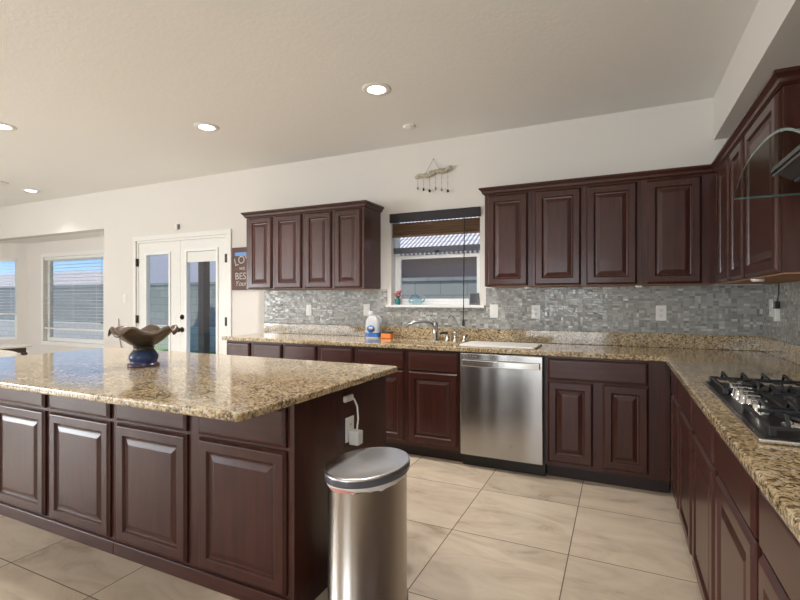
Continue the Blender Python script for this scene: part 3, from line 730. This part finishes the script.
def grate(x0, x1, y0, y1):
    g = MB(); zt = .966; w = .0048
    def bar(xa, ya, xb, yb, za=None, zb=None, hh=.010):
        za = zt if za is None else za; zb = zt if zb is None else zb
        d = Vector((xb - xa, yb - ya, 0)).normalized(); s_ = Vector((-d.y, d.x, 0)) * w * .9
        A, B = Vector((xa, ya, za)), Vector((xb, yb, zb))
        vs = [A + s_, A - s_, A - s_ - Vector((0, 0, hh)), A + s_ - Vector((0, 0, hh)), B + s_, B - s_, B - s_ - Vector((0, 0, hh)), B + s_ - Vector((0, 0, hh))]
        g.add(vs, [(0, 1, 2, 3), (7, 6, 5, 4), (0, 4, 5, 1), (1, 5, 6, 2), (2, 6, 7, 3), (3, 7, 4, 0)])
    zf = .950
    bar(x0, y0, x1, y0, zf, zf); bar(x0, y1, x1, y1, zf, zf); bar(x0, y0, x0, y1, zf, zf); bar(x1, y0, x1, y1, zf, zf)
    n = 7
    for i in range(n):   # long fingers rising from the frame, running in Y
        x = x0 + (x1 - x0) * (i + .5) / n
        ym = (y0 + y1) / 2
        bar(x, y0, x, y0 + .022, zf + .004, zt + .012); bar(x, y0 + .022, x, ym - .03, zt + .010, zt); bar(x, y1 - .022, x, y1, zt + .012, zf + .004); bar(x, ym + .03, x, y1 - .022, zt, zt + .010)
    bar(x0, (y0 + y1) / 2, x1, (y0 + y1) / 2)
    for x in (x0, x1):
        for y in (y0, y1): g.box(x - .008, x + .008, y - .008, y + .008, .9247, zf)
    return g
third = (CY1 - CY0 - .05) / 3
for i in range(3):
    y0 = CY0 + .025 + i * third + .006; y1 = y0 + third - .012
    grate(CX0 + (.035 if i != 1 else .135), CX1 - .03, y0, y1).build('grate', M['iron'], ck, bevel=.0015, seg=1)
for i in range(5):
    y = 1.755 + i * .080; x = .385
    kb_ = MB().lathe([(.027, .9247), (.027, .931), (.022, .934), (.0205, .951), (.018, .954), (0, .954)], (x, y, 0), 24).build('knob', M['chrome'], ck)
    MB().bbox(x - .020, x + .020, y - .0045, y + .0045, .9545, .966, .002).build('knob_grip', M['chrome'], kb_)

# ================================================================ range hood
HY = 1.91
hd = thing('range_hood', 'glass canopy range hood over the cooktop at the right edge', 'range hood', (.75, HY, 1.69))
# arched glass sheet: arch along Y, front edge bowed
def zarch(y): return 1.680 + .096 * max(0.0, 1 - abs((y - HY) / .41) ** 2.5)
gl = MB(); ny, nx, th = 36, 8, .008
def gx(y, i):
    xf = .420 + .004 * ((y - HY) / .41) ** 6
    return xf + (XR - .003 - xf) * i / nx
vs = []
for k in (0, 1):
    for j in range(ny + 1):
        y = HY - .41 + .82 * j / ny
        for i in range(nx + 1): vs.append((gx(y, i), y, zarch(y) + k * th))
N = (ny + 1) * (nx + 1); fs = []
for j in range(ny):
    for i in range(nx):
        a = j * (nx + 1) + i; q = (a, a + 1, a + nx + 2, a + nx + 1)
        fs.append(q[::-1]); fs.append(tuple(N + t_ for t_ in q))
gl.add(vs, fs, True)
gp = gl.build('glass_canopy', M['hoodglass'], hd)
ed = MB()
def strip(idx):
    a = [vs[i] for i in idx]; c = [vs[N + i] for i in idx]; n_ = len(a)
    ed.add(a + c, [(i, i + 1, n_ + i + 1, n_ + i) for i in range(n_ - 1)])
strip([j * (nx + 1) for j in range(ny + 1)]); strip([j for j in range(nx + 1)]); strip([ny * (nx + 1) + j for j in range(nx + 1)])
ed.build('polished_edge', M['glassedge'], gp)
# steel body under the glass
bd = MB(); pr = [(.515, 1.728), (.500, 1.733), (.505, 1.752), (.56, 1.7605), (XR - .003, 1.7605), (XR - .003, 1.70), (.56, 1.70)]
bd.add([(x, HY - .215, z) for x, z in pr] + [(x, HY + .215, z) for x, z in pr], [tuple(range(7)), tuple(range(13, 6, -1))] + [(i, (i + 1) % 7, 7 + (i + 1) % 7, 7 + i) for i in range(7)])
bd.build('hood_body', M['black'], hd)
MB().tube([(.5065, HY - .213, 1.7235), (.5065, HY + .213, 1.7235)], .005, 8).build('front_lip', M['chrome'], hd)
MB().box(.565, XR - .02, HY - .205, HY + .205, 1.692, 1.6995).build('grease_filter', M['dgrey'], hd)
MB().box(.64, XR - .003, HY - .155, HY + .155, 1.795, 2.4395).build('chimney', M['steel'], hd)

# ================================================================ trash can
TX, TY, TZ = -.94, 1.70, .605
ta, tb, tr = .150, .205, -.10
tc_ = thing('trash_can', 'oval stainless steel trash can with domed lid at the island end', 'trash can', (TX, TY, 0))
MB().lathe([(.955, .0008), (.985, .012), (.985, .03), (.96, .034), (.955, .545)], (TX, TY, 0), 64, ta, tb, tr).build('body', M['can'], tc_)
MB().lathe([(.992, .0006), (.995, .02), (.992, .028), (.986, .029)], (TX, TY, 0), 64, ta, tb, tr).build('base_ring', M['blackp'], tc_)
def wob(i, th, x, y, z):
    k = math.sin(th * 17) * .5 + math.sin(th * 29 + 1) * .5 + math.sin(th * 7 + 2) * .6
    return x * (1 + .008 * k * (1 if i in (1, 2) else 0)), y * (1 + .008 * k * (1 if i in (1, 2) else 0)), z + (.005 * k if i in (0, 1) else 0)
MB().lathe([(.957, .546), (.985, .552), (1.0, .562), (.97, .572)], (TX, TY, 0), 128, ta, tb, tr, warp=wob).build('bin_liner', M['bag'], tc_)
ln = MB(); a0, a1 = -1.9, -1.1
vs_ = []
for i in range(13):
    th = a0 + (a1 - a0) * i / 12
    x, y = 1.005 * ta * math.cos(th), 1.005 * tb * math.sin(th)
    x, y = x * math.cos(tr) - y * math.sin(tr), x * math.sin(tr) + y * math.cos(tr)
    w_ = .006 * math.sin(PI * i / 12)
    vs_ += [(TX + x, TY + y, .553 - w_), (TX + x, TY + y, .554 + w_)]
ln.add(vs_, [(i * 2, i * 2 + 2, i * 2 + 3, i * 2 + 1) for i in range(12)])
lid = MB().lathe([(.98, .566), (1.03, .568), (1.035, .575), (1.035, .594), (1.02, .602), (.99, .6035), (.975, .6032), (.6, .6055), (.25, .6075), (0, .608)], (TX, TY, 0), 72, ta, tb, tr)
lo = lid.build('lid', M['lid'], tc_)
MB().lathe([(1.036, .568), (1.0385, .570), (1.0385, .592), (1.036, .594)], (TX, TY, 0), 72, ta, tb, tr).build('rim_band', M['screen'], lo)
fl = ln.build('printed_edge', M['red'], tc_)

# ================================================================ outlets and switches
def plate(kind, label, c, axis, group, name=None):
    """axis 'x': on a wall facing -Y ; 'y': on a wall facing -X ; 'e': on the island end facing +X"""
    t = thing(name or ('wall_outlet' if kind == 'outlet' else 'light_switch'), label, 'outlet' if kind == 'outlet' else 'switch', c, group)
    def B(u0, u1, z0, z1, n0, n1, r=.0015):
        if axis == 'x': return MB().bbox(c[0] + u0, c[0] + u1, c[1] - n1, c[1] - n0, c[2] + z0, c[2] + z1, r)
        if axis == 'y': return MB().bbox(c[0] - n1, c[0] - n0, c[1] + u0, c[1] + u1, c[2] + z0, c[2] + z1, r)
        return MB().bbox(c[0] + n0, c[0] + n1, c[1] + u0, c[1] + u1, c[2] + z0, c[2] + z1, r)
    B(-.036, .036, -.058, .058, .0005, .006).build('face_plate', M['plastic'], t)
    if kind == 'outlet':
        for dz in (-.021, .021):
            so = B(-.016, .016, dz - .014, dz + .014, .0063, .0085).build('socket', M['plastic'], t)
            sl = MB()
            for du in (-.006, .006): 
                q = B(du - .0014, du + .0014, dz - .003, dz + .007, .0087, .0090, .0001); sl.add(q.v, q.f)
            q = B(-.002, .002, dz - .011, dz - .007, .0087, .0090, .0001); sl.add(q.v, q.f)
            sl.build('slots', M['blackp'], so)
    else:
        B(-.016, .016, -.033, .033, .0063, .0095).build('rocker', M['plastic'], t)
    return t
yt = YW - .009
go = 'plates on the mosaic tile'
plate('switch', 'white switch plate on mosaic below the left upper cabinets', (-2.965, yt, 1.165), 'x', go)
plate('switch', 'white switch plate on mosaic just behind the detergent jug', (-2.27, yt, 1.172), 'x', go)
plate('switch', 'white switch plate on mosaic just right of the window sill', (-.997, yt, 1.172), 'x', go)
plate('outlet', 'white outlet above the dishwasher, second plate right of the window', (-.639, yt, 1.170), 'x', go)
plate('outlet', 'white outlet on mosaic under the corner upper cabinet', (.285, yt, 1.171), 'x', go)
plate('outlet', 'white outlet on the right-hand wall near the corner', (XR - .009, 3.86, 1.217), 'y', go)
pg = thing('plug_adapter', 'white plug-in adapter with black cord on the right-hand wall', 'adapter', (XR - .009, 3.68, 1.14))
MB().bbox(XR - .040, XR - .0095, 3.658, 3.702, 1.135, 1.215, .004).build('adapter_body', M['plastic'], pg)
MB().bbox(XR - .034, XR - .0095, 3.668, 3.692, 1.2155, 1.262, .003).build('plug', M['blackp'], pg)
MB().tube([(XR - .02, 3.68, 1.26), (XR - .016, 3.68, 1.31), (XR - .012, 3.69, 1.373)], .003, 6).build('cord', M['blackp'], pg)
plate('switch', 'faint white light switch on the wall left of the french doors', (-5.93, YW, 1.29), 'x', None)
# island end outlet with charger
IX = -1.170
plate('outlet', 'white outlet on the dark island end above the trash can', (IX, 1.925, .655), 'e', None)
cg = thing('phone_charger', 'white charger block with cable plugged into the island end outlet', 'charger', (IX + .0095, 1.93, .585))
MB().bbox(IX + .0095, IX + .060, 1.905, 1.955, .585, .650, .005).build('charger_block', M['plastic'], cg)
MB().tube([(IX + .030, 1.948, .651), (IX + .034, 1.952, .70), (IX + .030, 1.950, .76), (IX + .018, 1.942, .795), (IX + .013, 1.925, .805)], .0045, 8).build('cable', M['plastic'], cg)
MB().bbox(IX + .0012, IX + .020, 1.862, 1.940, .790, .822, .009).build('cable_holder', M['plastic'], cg)

# ================================================================ pedestal bowl on the island
BX, BY, BZ = -2.375, 1.742, .9073
pb = thing('pedestal_bowl', 'ruffled brown and blue glazed pedestal bowl on the island', 'bowl', (BX, BY, BZ))
MB().lathe([(.078, 0), (.081, .006), (.078, .014), (.066, .020), (.068, .030), (.074, .045), (.073, .060), (.063, .076), (.053, .088), (.050, .096), (.054, .106), (.056, .108), (0, .108)], (0, 0, 0), 40).build('pedestal', M['bowl'], pb, local=True)
def ruff(i, th, x, y, z):
    r = math.hypot(x, y); k = max(0, (r - .07) / .125)
    dz = .019 * k ** 2 * math.sin(6 * th + .9) + .004 * k ** 2 * math.sin(11 * th); s_ = 1 + .05 * k * math.cos(5 * th + .4)
    return x * s_ * .85, y * s_ * .85, z + dz
MB().lathe([(0, .1085), (.052, .1085), (.085, .122), (.12, .145), (.150, .172), (.172, .196), (.186, .198), (.195, .186), (.199, .189), (.190, .204), (.172, .205), (.148, .182), (.116, .157), (.083, .137), (.05, .122), (0, .120)], (0, 0, 0), 90, warp=ruff).build('ruffled_bowl', M['bowl'], pb, local=True)

# ================================================================ things by the sink
# faucet
fx, fy, fz = -1.50, 3.95, .9102
fc = thing('kitchen_faucet', 'brushed pull-out kitchen faucet arching over the sink', 'faucet', (fx, fy, fz))
MB().lathe([(.030, 0), (.031, .006), (.024, .012), (.023, .10), (.026, .13), (.027, .15), (.020, .165), (0, .168)], (0, 0, 0), 24).build('faucet_body', M['nickel'], fc, local=True)
MB().tube([(0, -.01, .12), (-.03, -.03, .148), (-.08, -.065, .166), (-.14, -.10, .162), (-.20, -.135, .142), (-.228, -.15, .118)], [.016, .016, .015, .015, .016, .017], 14).build('spout', M['nickel'], fc, local=True)
MB().tube([(0, 0, .165), (-.02, -.004, .185), (-.055, -.012, .215)], [.010, .008, .006], 10).build('lever', M['nickel'], fc, local=True)
# soap pump / sprayer
sd = thing('soap_dispenser', 'black and chrome soap dispenser pump right of the faucet', 'soap dispenser', (-1.385, 3.94, fz))
MB().lathe([(.026, 0), (.026, .008), (.018, .012), (.016, .04), (.010, .045), (.010, .06), (0, .062)], (0, 0, 0), 20).build('collar', M['nickel'], sd, local=True)
MB().tube([(0, 0, .06), (0, 0, .068), (-.03, -.02, .070), (-.055, -.035, .062)], .010, 10).build('pump_head', M['blackp'], sd, local=True)
sy = thing('side_sprayer', 'short chrome sprayer between the soap pump and thin water tap', 'sprayer', (-1.31, 3.94, fz))
MB().lathe([(.022, 0), (.022, .008), (.014, .014), (.013, .05), (.019, .072), (.017, .09), (0, .094)], (0, 0, 0), 20).build('sprayer_body', M['chrome'], sy, local=True)
wt_ = thing('water_tap', 'thin-necked filtered water tap leaning left beside the cutting board', 'faucet', (-1.23, 3.95, fz))
MB().lathe([(.024, 0), (.024, .008), (.014, .014), (.013, .045), (0, .05)], (0, 0, 0), 16).build('tap_base', M['nickel'], wt_, local=True)
MB().tube([(0, 0, .04), (-.03, -.004, .10), (-.07, -.01, .17), (-.10, -.015, .215), (-.118, -.03, .222), (-.128, -.05, .205)], .0055, 8).build('neck', M['nickel'], wt_, local=True)
MB().tube([(.01, 0, .038), (.035, -.02, .058)], .006, 8).build('lever', M['blackp'], wt_, local=True)
# cutting board
cbd = MB().prism(round_poly([(-1.135, 3.50), (-.555, 3.50), (-.555, 3.85), (-1.135, 3.85)], .03), .9103, .925).build('cutting_board', M['board'], bevel=.004)
tag(cbd, 'white cutting board lying on the worktop above the dishwasher', 'cutting board')
# detergent jug
jg = thing('detergent_jug', 'translucent detergent jug with blue label beside the sink', 'bottle', (-2.12, 3.93, .9103), rz=.1)
def sq(i, th, x, y, z):
    return x, y, z
def superl(mb, prof, sx, sy, n=40, p=.55):
    vs = []
    for r, z in prof:
        for k in range(n):
            th = 2 * PI * k / n; c_, s_ = math.cos(th), math.sin(th)
            vs.append((r * sx * math.copysign(abs(c_) ** p, c_), r * sy * math.copysign(abs(s_) ** p, s_), z))
    m = len(prof)
    mb.add(vs, [(i * n + k, i * n + (k + 1) % n, (i + 1) * n + (k + 1) % n, (i + 1) * n + k) for i in range(m - 1) for k in range(n)], True)
    mb.add(vs[:n], [tuple(range(n))[::-1]]); mb.add(vs[-n:], [tuple(range(n))]); return mb
jb = superl(MB(), [(.96, 0), (1, .01), (1, .12), (.97, .15), (.80, .185), (.55, .205), (.42, .215)], .072, .048)
jb.build('jug_body', M['jug'], jg, local=True)
superl(MB(), [(1.015, .012), (1.02, .018), (1.02, .048), (1.015, .052)], .072, .048).build('blue_contents', M['blue'], jg, local=True)
lb = MB().lathe([(0, 0), (.040, 0), (.040, .0015), (0, .0015)], (-.006, -.0495, .088), 28, 1.0, .85, mtx=Matrix.Rotation(PI / 2, 4, 'X'))
lb.build('label', M['blue'], jg, local=True)
MB().lathe([(0, 0), (.024, 0), (.024, .001), (0, .001)], (-.008, -.0512, .094), 20, 1.0, .55, mtx=Matrix.Rotation(PI / 2, 4, 'X')).build('label_patch', M['letter'], jg, local=True)
MB().lathe([(.024, .2155), (.026, .222), (.025, .250), (.022, .256), (0, .256)], (-.028, 0, 0), 20).build('cap', M['plastic'], jg, local=True)
MB().tube([(.030, 0, .205), (.055, 0, .205), (.068, 0, .185), (.070, 0, .155), (.066, 0, .13)], .010, 10).build('handle', M['jug'], jg, local=True)
# scrubber tub
ob = thing('dish_sponge', 'orange sponge box with dark top between the jug and sink', 'sponge', (-1.965, 3.915, .9103))
MB().bbox(-.052, .052, -.033, .033, 0, .047, .006).build('sponge_body', M['orange'], ob, local=True)
MB().bbox(-.046, .050, -.03, .03, .0472, .066, .006).build('scouring_pad', M['blackp'], ob, local=True)

# sill objects
ps = thing('flower_pot', 'little pot with pink flowers at the left end of the window sill', 'potted plant', (-1.945, 4.10, 1.2247))
MB().lathe([(.020, 0), (.027, .03), (.026, .055), (.021, .057), (0, .05)], (0, 0, 0), 20).build('pot', M['teal'], ps, local=True)
fm = MB(); lm = MB()
for i in range(16):
    a = i * 2.4; r = .012 + .028 * random.random(); z = .085 + .05 * random.random()
    fm.lathe([(0, -.008), (.009, -.005), (.013, .002), (.008, .008), (0, .006)], (r * math.cos(a) * 1.3, r * math.sin(a) * .7, z), 8)
    lm.tube([(0, 0, .05), (r * .6 * math.cos(a), r * .5 * math.sin(a), z * .7), (r * math.cos(a) * 1.2, r * math.sin(a) * .7, z - .006)], .003, 5)
fm.build('flowers', M['pink'], ps, local=True); lm.build('stems', M['green'], ps, local=True)
gp_ = thing('glass_pitcher', 'clear glass pitcher with handle standing on the window sill', 'pitcher', (-1.76, 4.10, 1.2247))
MB().lathe([(.050, 0), (.062, .012), (.066, .04), (.058, .07), (.046, .086), (.048, .092), (.044, .092), (.042, .086), (.054, .068), (.062, .04), (.058, .014), (0, .006)], (0, 0, 0), 28).build('pitcher_body', M['clear'], gp_, local=True)
MB().tube([(.046, 0, .084), (.080, 0, .085), (.096, 0, .062), (.088, 0, .035), (.062, 0, .024)], .006, 10).build('handle', M['grey'], gp_, local=True)
MB().lathe([(.047, .0925), (.046, .096), (.015, .102), (.008, .112), (0, .113)], (0, 0, 0), 24).build('lid', M['clear'], gp_, local=True)
el = thing('smart_display', 'small dark wedge shaped display at the right end of the window sill', 'display', (-1.185, 4.105, 1.2247), rz=.35)
MB().add([(x, y, z) for x in (-.045, .045) for (y, z) in ((-.045, 0), (.045, 0), (.020, .105), (.005, .11))], [(0, 1, 2, 3), (7, 6, 5, 4), (0, 4, 5, 1), (1, 5, 6, 2), (2, 6, 7, 3), (3, 7, 4, 0)]).build('wedge_body', M['grey'], el, local=True, bevel=.004)
MB().add([(x, y, z) for x in (-.039, .039) for (y, z) in ((-.0405, .012), (.0005, .102), (-.0013, .103), (-.0423, .013))], [(0, 1, 2, 3), (7, 6, 5, 4), (0, 4, 5, 1), (1, 5, 6, 2), (2, 6, 7, 3), (3, 7, 4, 0)]).build('screen', M['screen'], el, local=True)

# ================================================================ wall decor
# driftwood mobile
mo = thing('driftwood_mobile', 'driftwood and string wall mobile with hanging charms above the sink window', 'wall decor', (-1.56, YW - .002, 2.28))
pts = []
for i in range(13):
    f = i / 12; pts.append((-1.735 + .35 * f, YW - .03, 2.415 + .052 * f + .010 * math.sin(f * 14)))
MB().tube(pts, [.014 + .008 * abs(math.sin(i * 1.9)) for i in range(13)], 8).build('driftwood_bar', M['drift'], mo)
kn = MB()
for i in range(22):
    f = random.random(); kn.lathe([(0, -.012), (.010, -.006), (.012, .003), (.006, .011), (0, .012)], (-1.73 + .34 * f, YW - .035 + random.uniform(-.008, .008), 2.420 + .052 * f + random.uniform(-.010, .014)), 6)
kn.build('shell_knobs', M['drift'], mo)
MB().tube([(-1.64, YW - .03, 2.435), (-1.565, YW - .012, 2.575), (-1.49, YW - .03, 2.455)], .0022, 5).lathe([(0, -.006), (.006, 0), (0, .006)], (-1.565, YW - .008, 2.578), 8).build('hanging_string', M['string'], mo)
for i in range(6):
    f = .06 + .17 * i; x = -1.735 + .35 * f; zt_ = 2.405 + .052 * f; zb = 2.315 - .012 * (i % 3) - .006 * i + .01
    st = MB().tube([(x, YW - .032, zt_), (x, YW - .030, zb)], .0013, 5)
    for q in range(2): st.lathe([(0, -.005), (.005, 0), (0, .005)], (x, YW - .031, zt_ - (zt_ - zb) * (.35 + .3 * q)), 6)
    cs = st.build('charm_string', M['string'], mo)
    MB().lathe([(0, -.020), (.010, -.010), (.012 if i in (2, 5) else .008, .0), (.004, .010), (0, .012)], (x, YW - .030, zb - .005), 10).build('charm', M['bronze'] if i in (1, 2, 5) else M['string'], cs)

# wooden sign
sg = thing('wooden_sign', 'dark wooden wall sign with white hand lettering between the french doors and cabinets', 'sign', (-3.83, YW - .001, 1.385))
MB().bbox(-4.035, -3.62, YW - .022, YW - .001, 1.385, 1.868, .003).build('board', M['signwood'], sg)
MB().bbox(-3.985, -3.80, YW - .0235, YW - .0223, 1.772, 1.812, .0004).build('blue_patch', M['signblue'], sg)
def text(body, x, z, size, rot=0.0, shear=0.0):
    cu = bpy.data.curves.new('lettering', 'FONT'); cu.body = body; cu.size = size; cu.extrude = .0006; cu.shear = shear
    f_ = bpy.data.objects.new('lettering_curve', cu); COL.objects.link(f_)
    me = f_.to_mesh().copy(); f_.to_mesh_clear(); bpy.data.objects.remove(f_); bpy.data.curves.remove(cu)
    me.materials.clear(); me.materials.append(M['letter']); o = bpy.data.objects.new('lettering', me); COL.objects.link(o)
    o.parent = sg; o.location = Vector((x, YW - .0232, z)) - sg.location; o.rotation_euler = (PI / 2, -rot, 0); return o
text('LOVE', -3.985, 1.655, .125, .28)
text('wa', -3.925, 1.61, .075, 0, .2)
text('BEST', -3.985, 1.505, .11)
text('Your', -3.985, 1.430, .085, 0, .3)

# door alarm sensor above the french doors
ds = thing('door_sensor', 'small white motion sensor on the wall above the french doors', 'sensor', (-4.936, YW, 2.13))
MB().bbox(-4.965, -4.925, YW - .03, YW - .0005, 2.135, 2.205, .004).build('sensor_body', M['plastic'], ds)
MB().bbox(-4.9245, -4.905, YW - .026, YW - .0005, 2.145, 2.20, .003).build('sensor_cover', M['grey'], ds)
# thin stick against the wall
o = MB().tube([(-6.045, YW - .012, 1.02), (-6.04, YW - .010, .80), (-5.98, YW - .012, .60)], .006, 6).build('thin_rod', M['grey'])
tag(o, 'thin grey rod hanging on the wall behind the pedestal bowl', 'rod')

# ================================================================ ceiling fittings
def can_light(label, x, y, watts=135):
    t = thing('recessed_light', label, 'ceiling light', (x, y, ZC), 'recessed ceiling lights')
    MB().lathe([(.066, -.006), (.078, -.010), (.102, -.004), (.104, -.0005), (.066, -.0005)], (x, y, ZC), 40).build('trim_ring', M['white'], t)
    MB().lathe([(0, -.014), (.045, -.012), (.064, -.006), (.064, -.001), (0, -.001)], (x, y, ZC), 32).build('lamp_lens', M['lens'], t)
    lamp('recessed_and_fill_spot', 'SPOT', (x, y, ZC - .03), (0, 0, 0), watts, (1.0, .97, .94), spot_size=math.radians(118), spot_blend=.7, shadow_soft_size=.06)
    return t
can_light('lit recessed ceiling light nearest the sink window', -1.545, 2.91)
can_light('lit recessed ceiling light above the far half of the island', -3.197, 2.93)
can_light('lit recessed ceiling light cut off at the left edge of the ceiling', -4.76, 2.175)
can_light('small lit recessed ceiling light farthest away, toward the nook', -7.2, 3.62, 22)
o = MB().lathe([(0, -.022), (.035, -.020), (.050, -.012), (.053, -.0005), (0, -.0005)], (-1.62, 3.65, ZC), 28).build('smoke_detector', M['white'])
tag(o, 'small round white ceiling fitting near the wall above the window', 'detector')
o = MB().lathe([(0, -.006), (.11, -.007), (.125, -.012), (.13, -.0005), (0, -.0005)], (-7.10, 3.18, ZC), 36).build('ceiling_speaker', M['white'])
tag(o, 'flat round white ceiling disc at the far left above the nook', 'ceiling speaker')

# ================================================================ dining set seen over the island
dt = thing('dining_table', 'pale topped dining table just visible beyond the far left of the island', 'table', (-6.72, 2.75, 0))
MB().bbox(-.56, .44, -.45, .42, .715, .738, .006).build('table_top', M['tabletop'], dt, local=True)
MB().box(-.52, .40, -.41, .38, .655, .7148).build('apron', M['darkwood'], dt, local=True)
for sx_ in (-.50, .36):
    for sy_ in (-.39, .34): MB().bbox(sx_, sx_ + .05, sy_, sy_ + .05, .0005, .6548, .004).build('leg', M['darkwood'], dt, local=True)
chd = thing('dining_chair', 'grey upholstered dining chair with curved back beyond the island', 'chair', (-5.25, 2.68, 0), rz=-.1)
MB().bbox(-.23, .23, -.23, .23, .43, .50, .02).build('seat', M['fabric'], chd, local=True)
cb_ = MB(); vs = []
nb = 16
for i in range(nb + 1):
    f = -1 + 2 * i / nb; xx = .225 * f; yy = -.255 + .05 * f * f; zt_ = .80 - .022 * abs(f) ** 4
    vs += [(xx, yy - .02, .47), (xx, yy - .03, zt_ - .012), (xx, yy - .015, zt_), (xx, yy + .005, zt_ - .012), (xx, yy + .02, .47)]
fs = [(i * 5 + j, i * 5 + (j + 1) % 5, i * 5 + 5 + (j + 1) % 5, i * 5 + 5 + j) for i in range(nb) for j in range(5)] + [(0, 1, 2, 3, 4), tuple(nb * 5 + j for j in (4, 3, 2, 1, 0))]
cb_.add(vs, fs, True).build('backrest', M['fabric'], chd, local=True)
for sx_ in (-.20, .17):
    for sy_ in (-.20, .17): MB().bbox(sx_, sx_ + .03, sy_, sy_ + .03, .0005, .4295, .003).build('leg', M['darkwood'], chd, local=True)

# ================================================================ outside
struct(MB().box(-60, 30, 4.95, 60, -.14, -.06).build('ground_outside', M['gravel'], origin=(0, 0, 0)))
struct(MB().box(-12, 3, 4.90, 6.3, -.06, -.02).build('ground_patio_outside', M['patio'], origin=(0, 0, 0)))
gr = MB().box(-13.0, -4.2, 6.31, 8.55, -.06, -.01).build('lawn', M['grass']); gr['kind'] = 'stuff'; tag(gr, 'bright green lawn beyond the french doors', 'grass')
fe = MB().box(-34, -4.0, 9.0, 9.2, -.06, 1.68).box(-34, -4.0, 8.98, 9.22, 1.68, 1.74).build('garden_wall', M['fence']); tag(fe, 'grey block garden wall seen through the french doors and nook windows', 'garden wall')
bd_ = MB().box(-34, -4.3, 8.60, 8.97, -.06, .58).build('raised_bed', M['bed']); tag(bd_, 'low pale block planter at the foot of the grey garden wall', 'planter')
f2 = MB().box(-3.9, 6, 6.4, 6.6, -.06, 1.55).box(-3.9, 6, 6.38, 6.62, 1.55, 1.60).build('garden_wall', M['fence']); tag(f2, 'grey block wall close outside the sink window', 'garden wall')
po = MB().bbox(-9.01, -8.825, 8.0, 8.185, -.0095, 2.52, .01).build('patio_post', M['post']); tag(po, 'brown stucco patio post outside the right french door', 'post')
pc = MB().box(-9.15, -4.2, 4.24, 8.3, 2.52, 2.68).build('patio_cover', M['stuccop']); tag(pc, 'flat patio cover carried on the brown post', 'patio cover')
def house(label, x0, x1, y0, y1, zw, zr, mat, over=.5):
    t = thing('neighbor_house', label, 'house', ((x0 + x1) / 2, y0, -.06))
    MB().box(x0, x1, y0, y1, -.06, zw).build('wall_face', mat, t)
    ym = (y0 + y1) / 2
    MB().add([(x0 - over, y0 - over, zw - .05), (x1 + over, y0 - over, zw - .05), (x1 + over, ym, zr), (x0 - over, ym, zr), (x0 - over, y1 + over, zw - .05), (x1 + over, y1 + over, zw - .05),
              (x0 - over, y0 - over, zw - .2), (x1 + over, y0 - over, zw - .2), (x0 - over, y1 + over, zw - .2), (x1 + over, y1 + over, zw - .2)],
             [(0, 1, 2, 3), (3, 2, 5, 4), (0, 6, 7, 1), (4, 5, 9, 8), (6, 8, 9, 7), (0, 3, 4, 8, 6), (1, 7, 9, 5, 2)]).build('tile_roof', M['roof'], t)
    return t
house('neighboring house with pinkish stucco and sunlit tile roof outside the sink window', -7.2, 4, 9.6, 15.5, 2.42, 4.2, M['stuccop'])
house('grey stucco neighboring house beyond the garden wall behind the french doors', -21.0, -10.5, 14.0, 20.0, 4.6, 6.4, M['stucco'])
house('low neighboring house whose roof shows under the sky in the nook window', -45, -22.4, 14.0, 19.0, 1.9, 2.9, M['stucco'], .3)
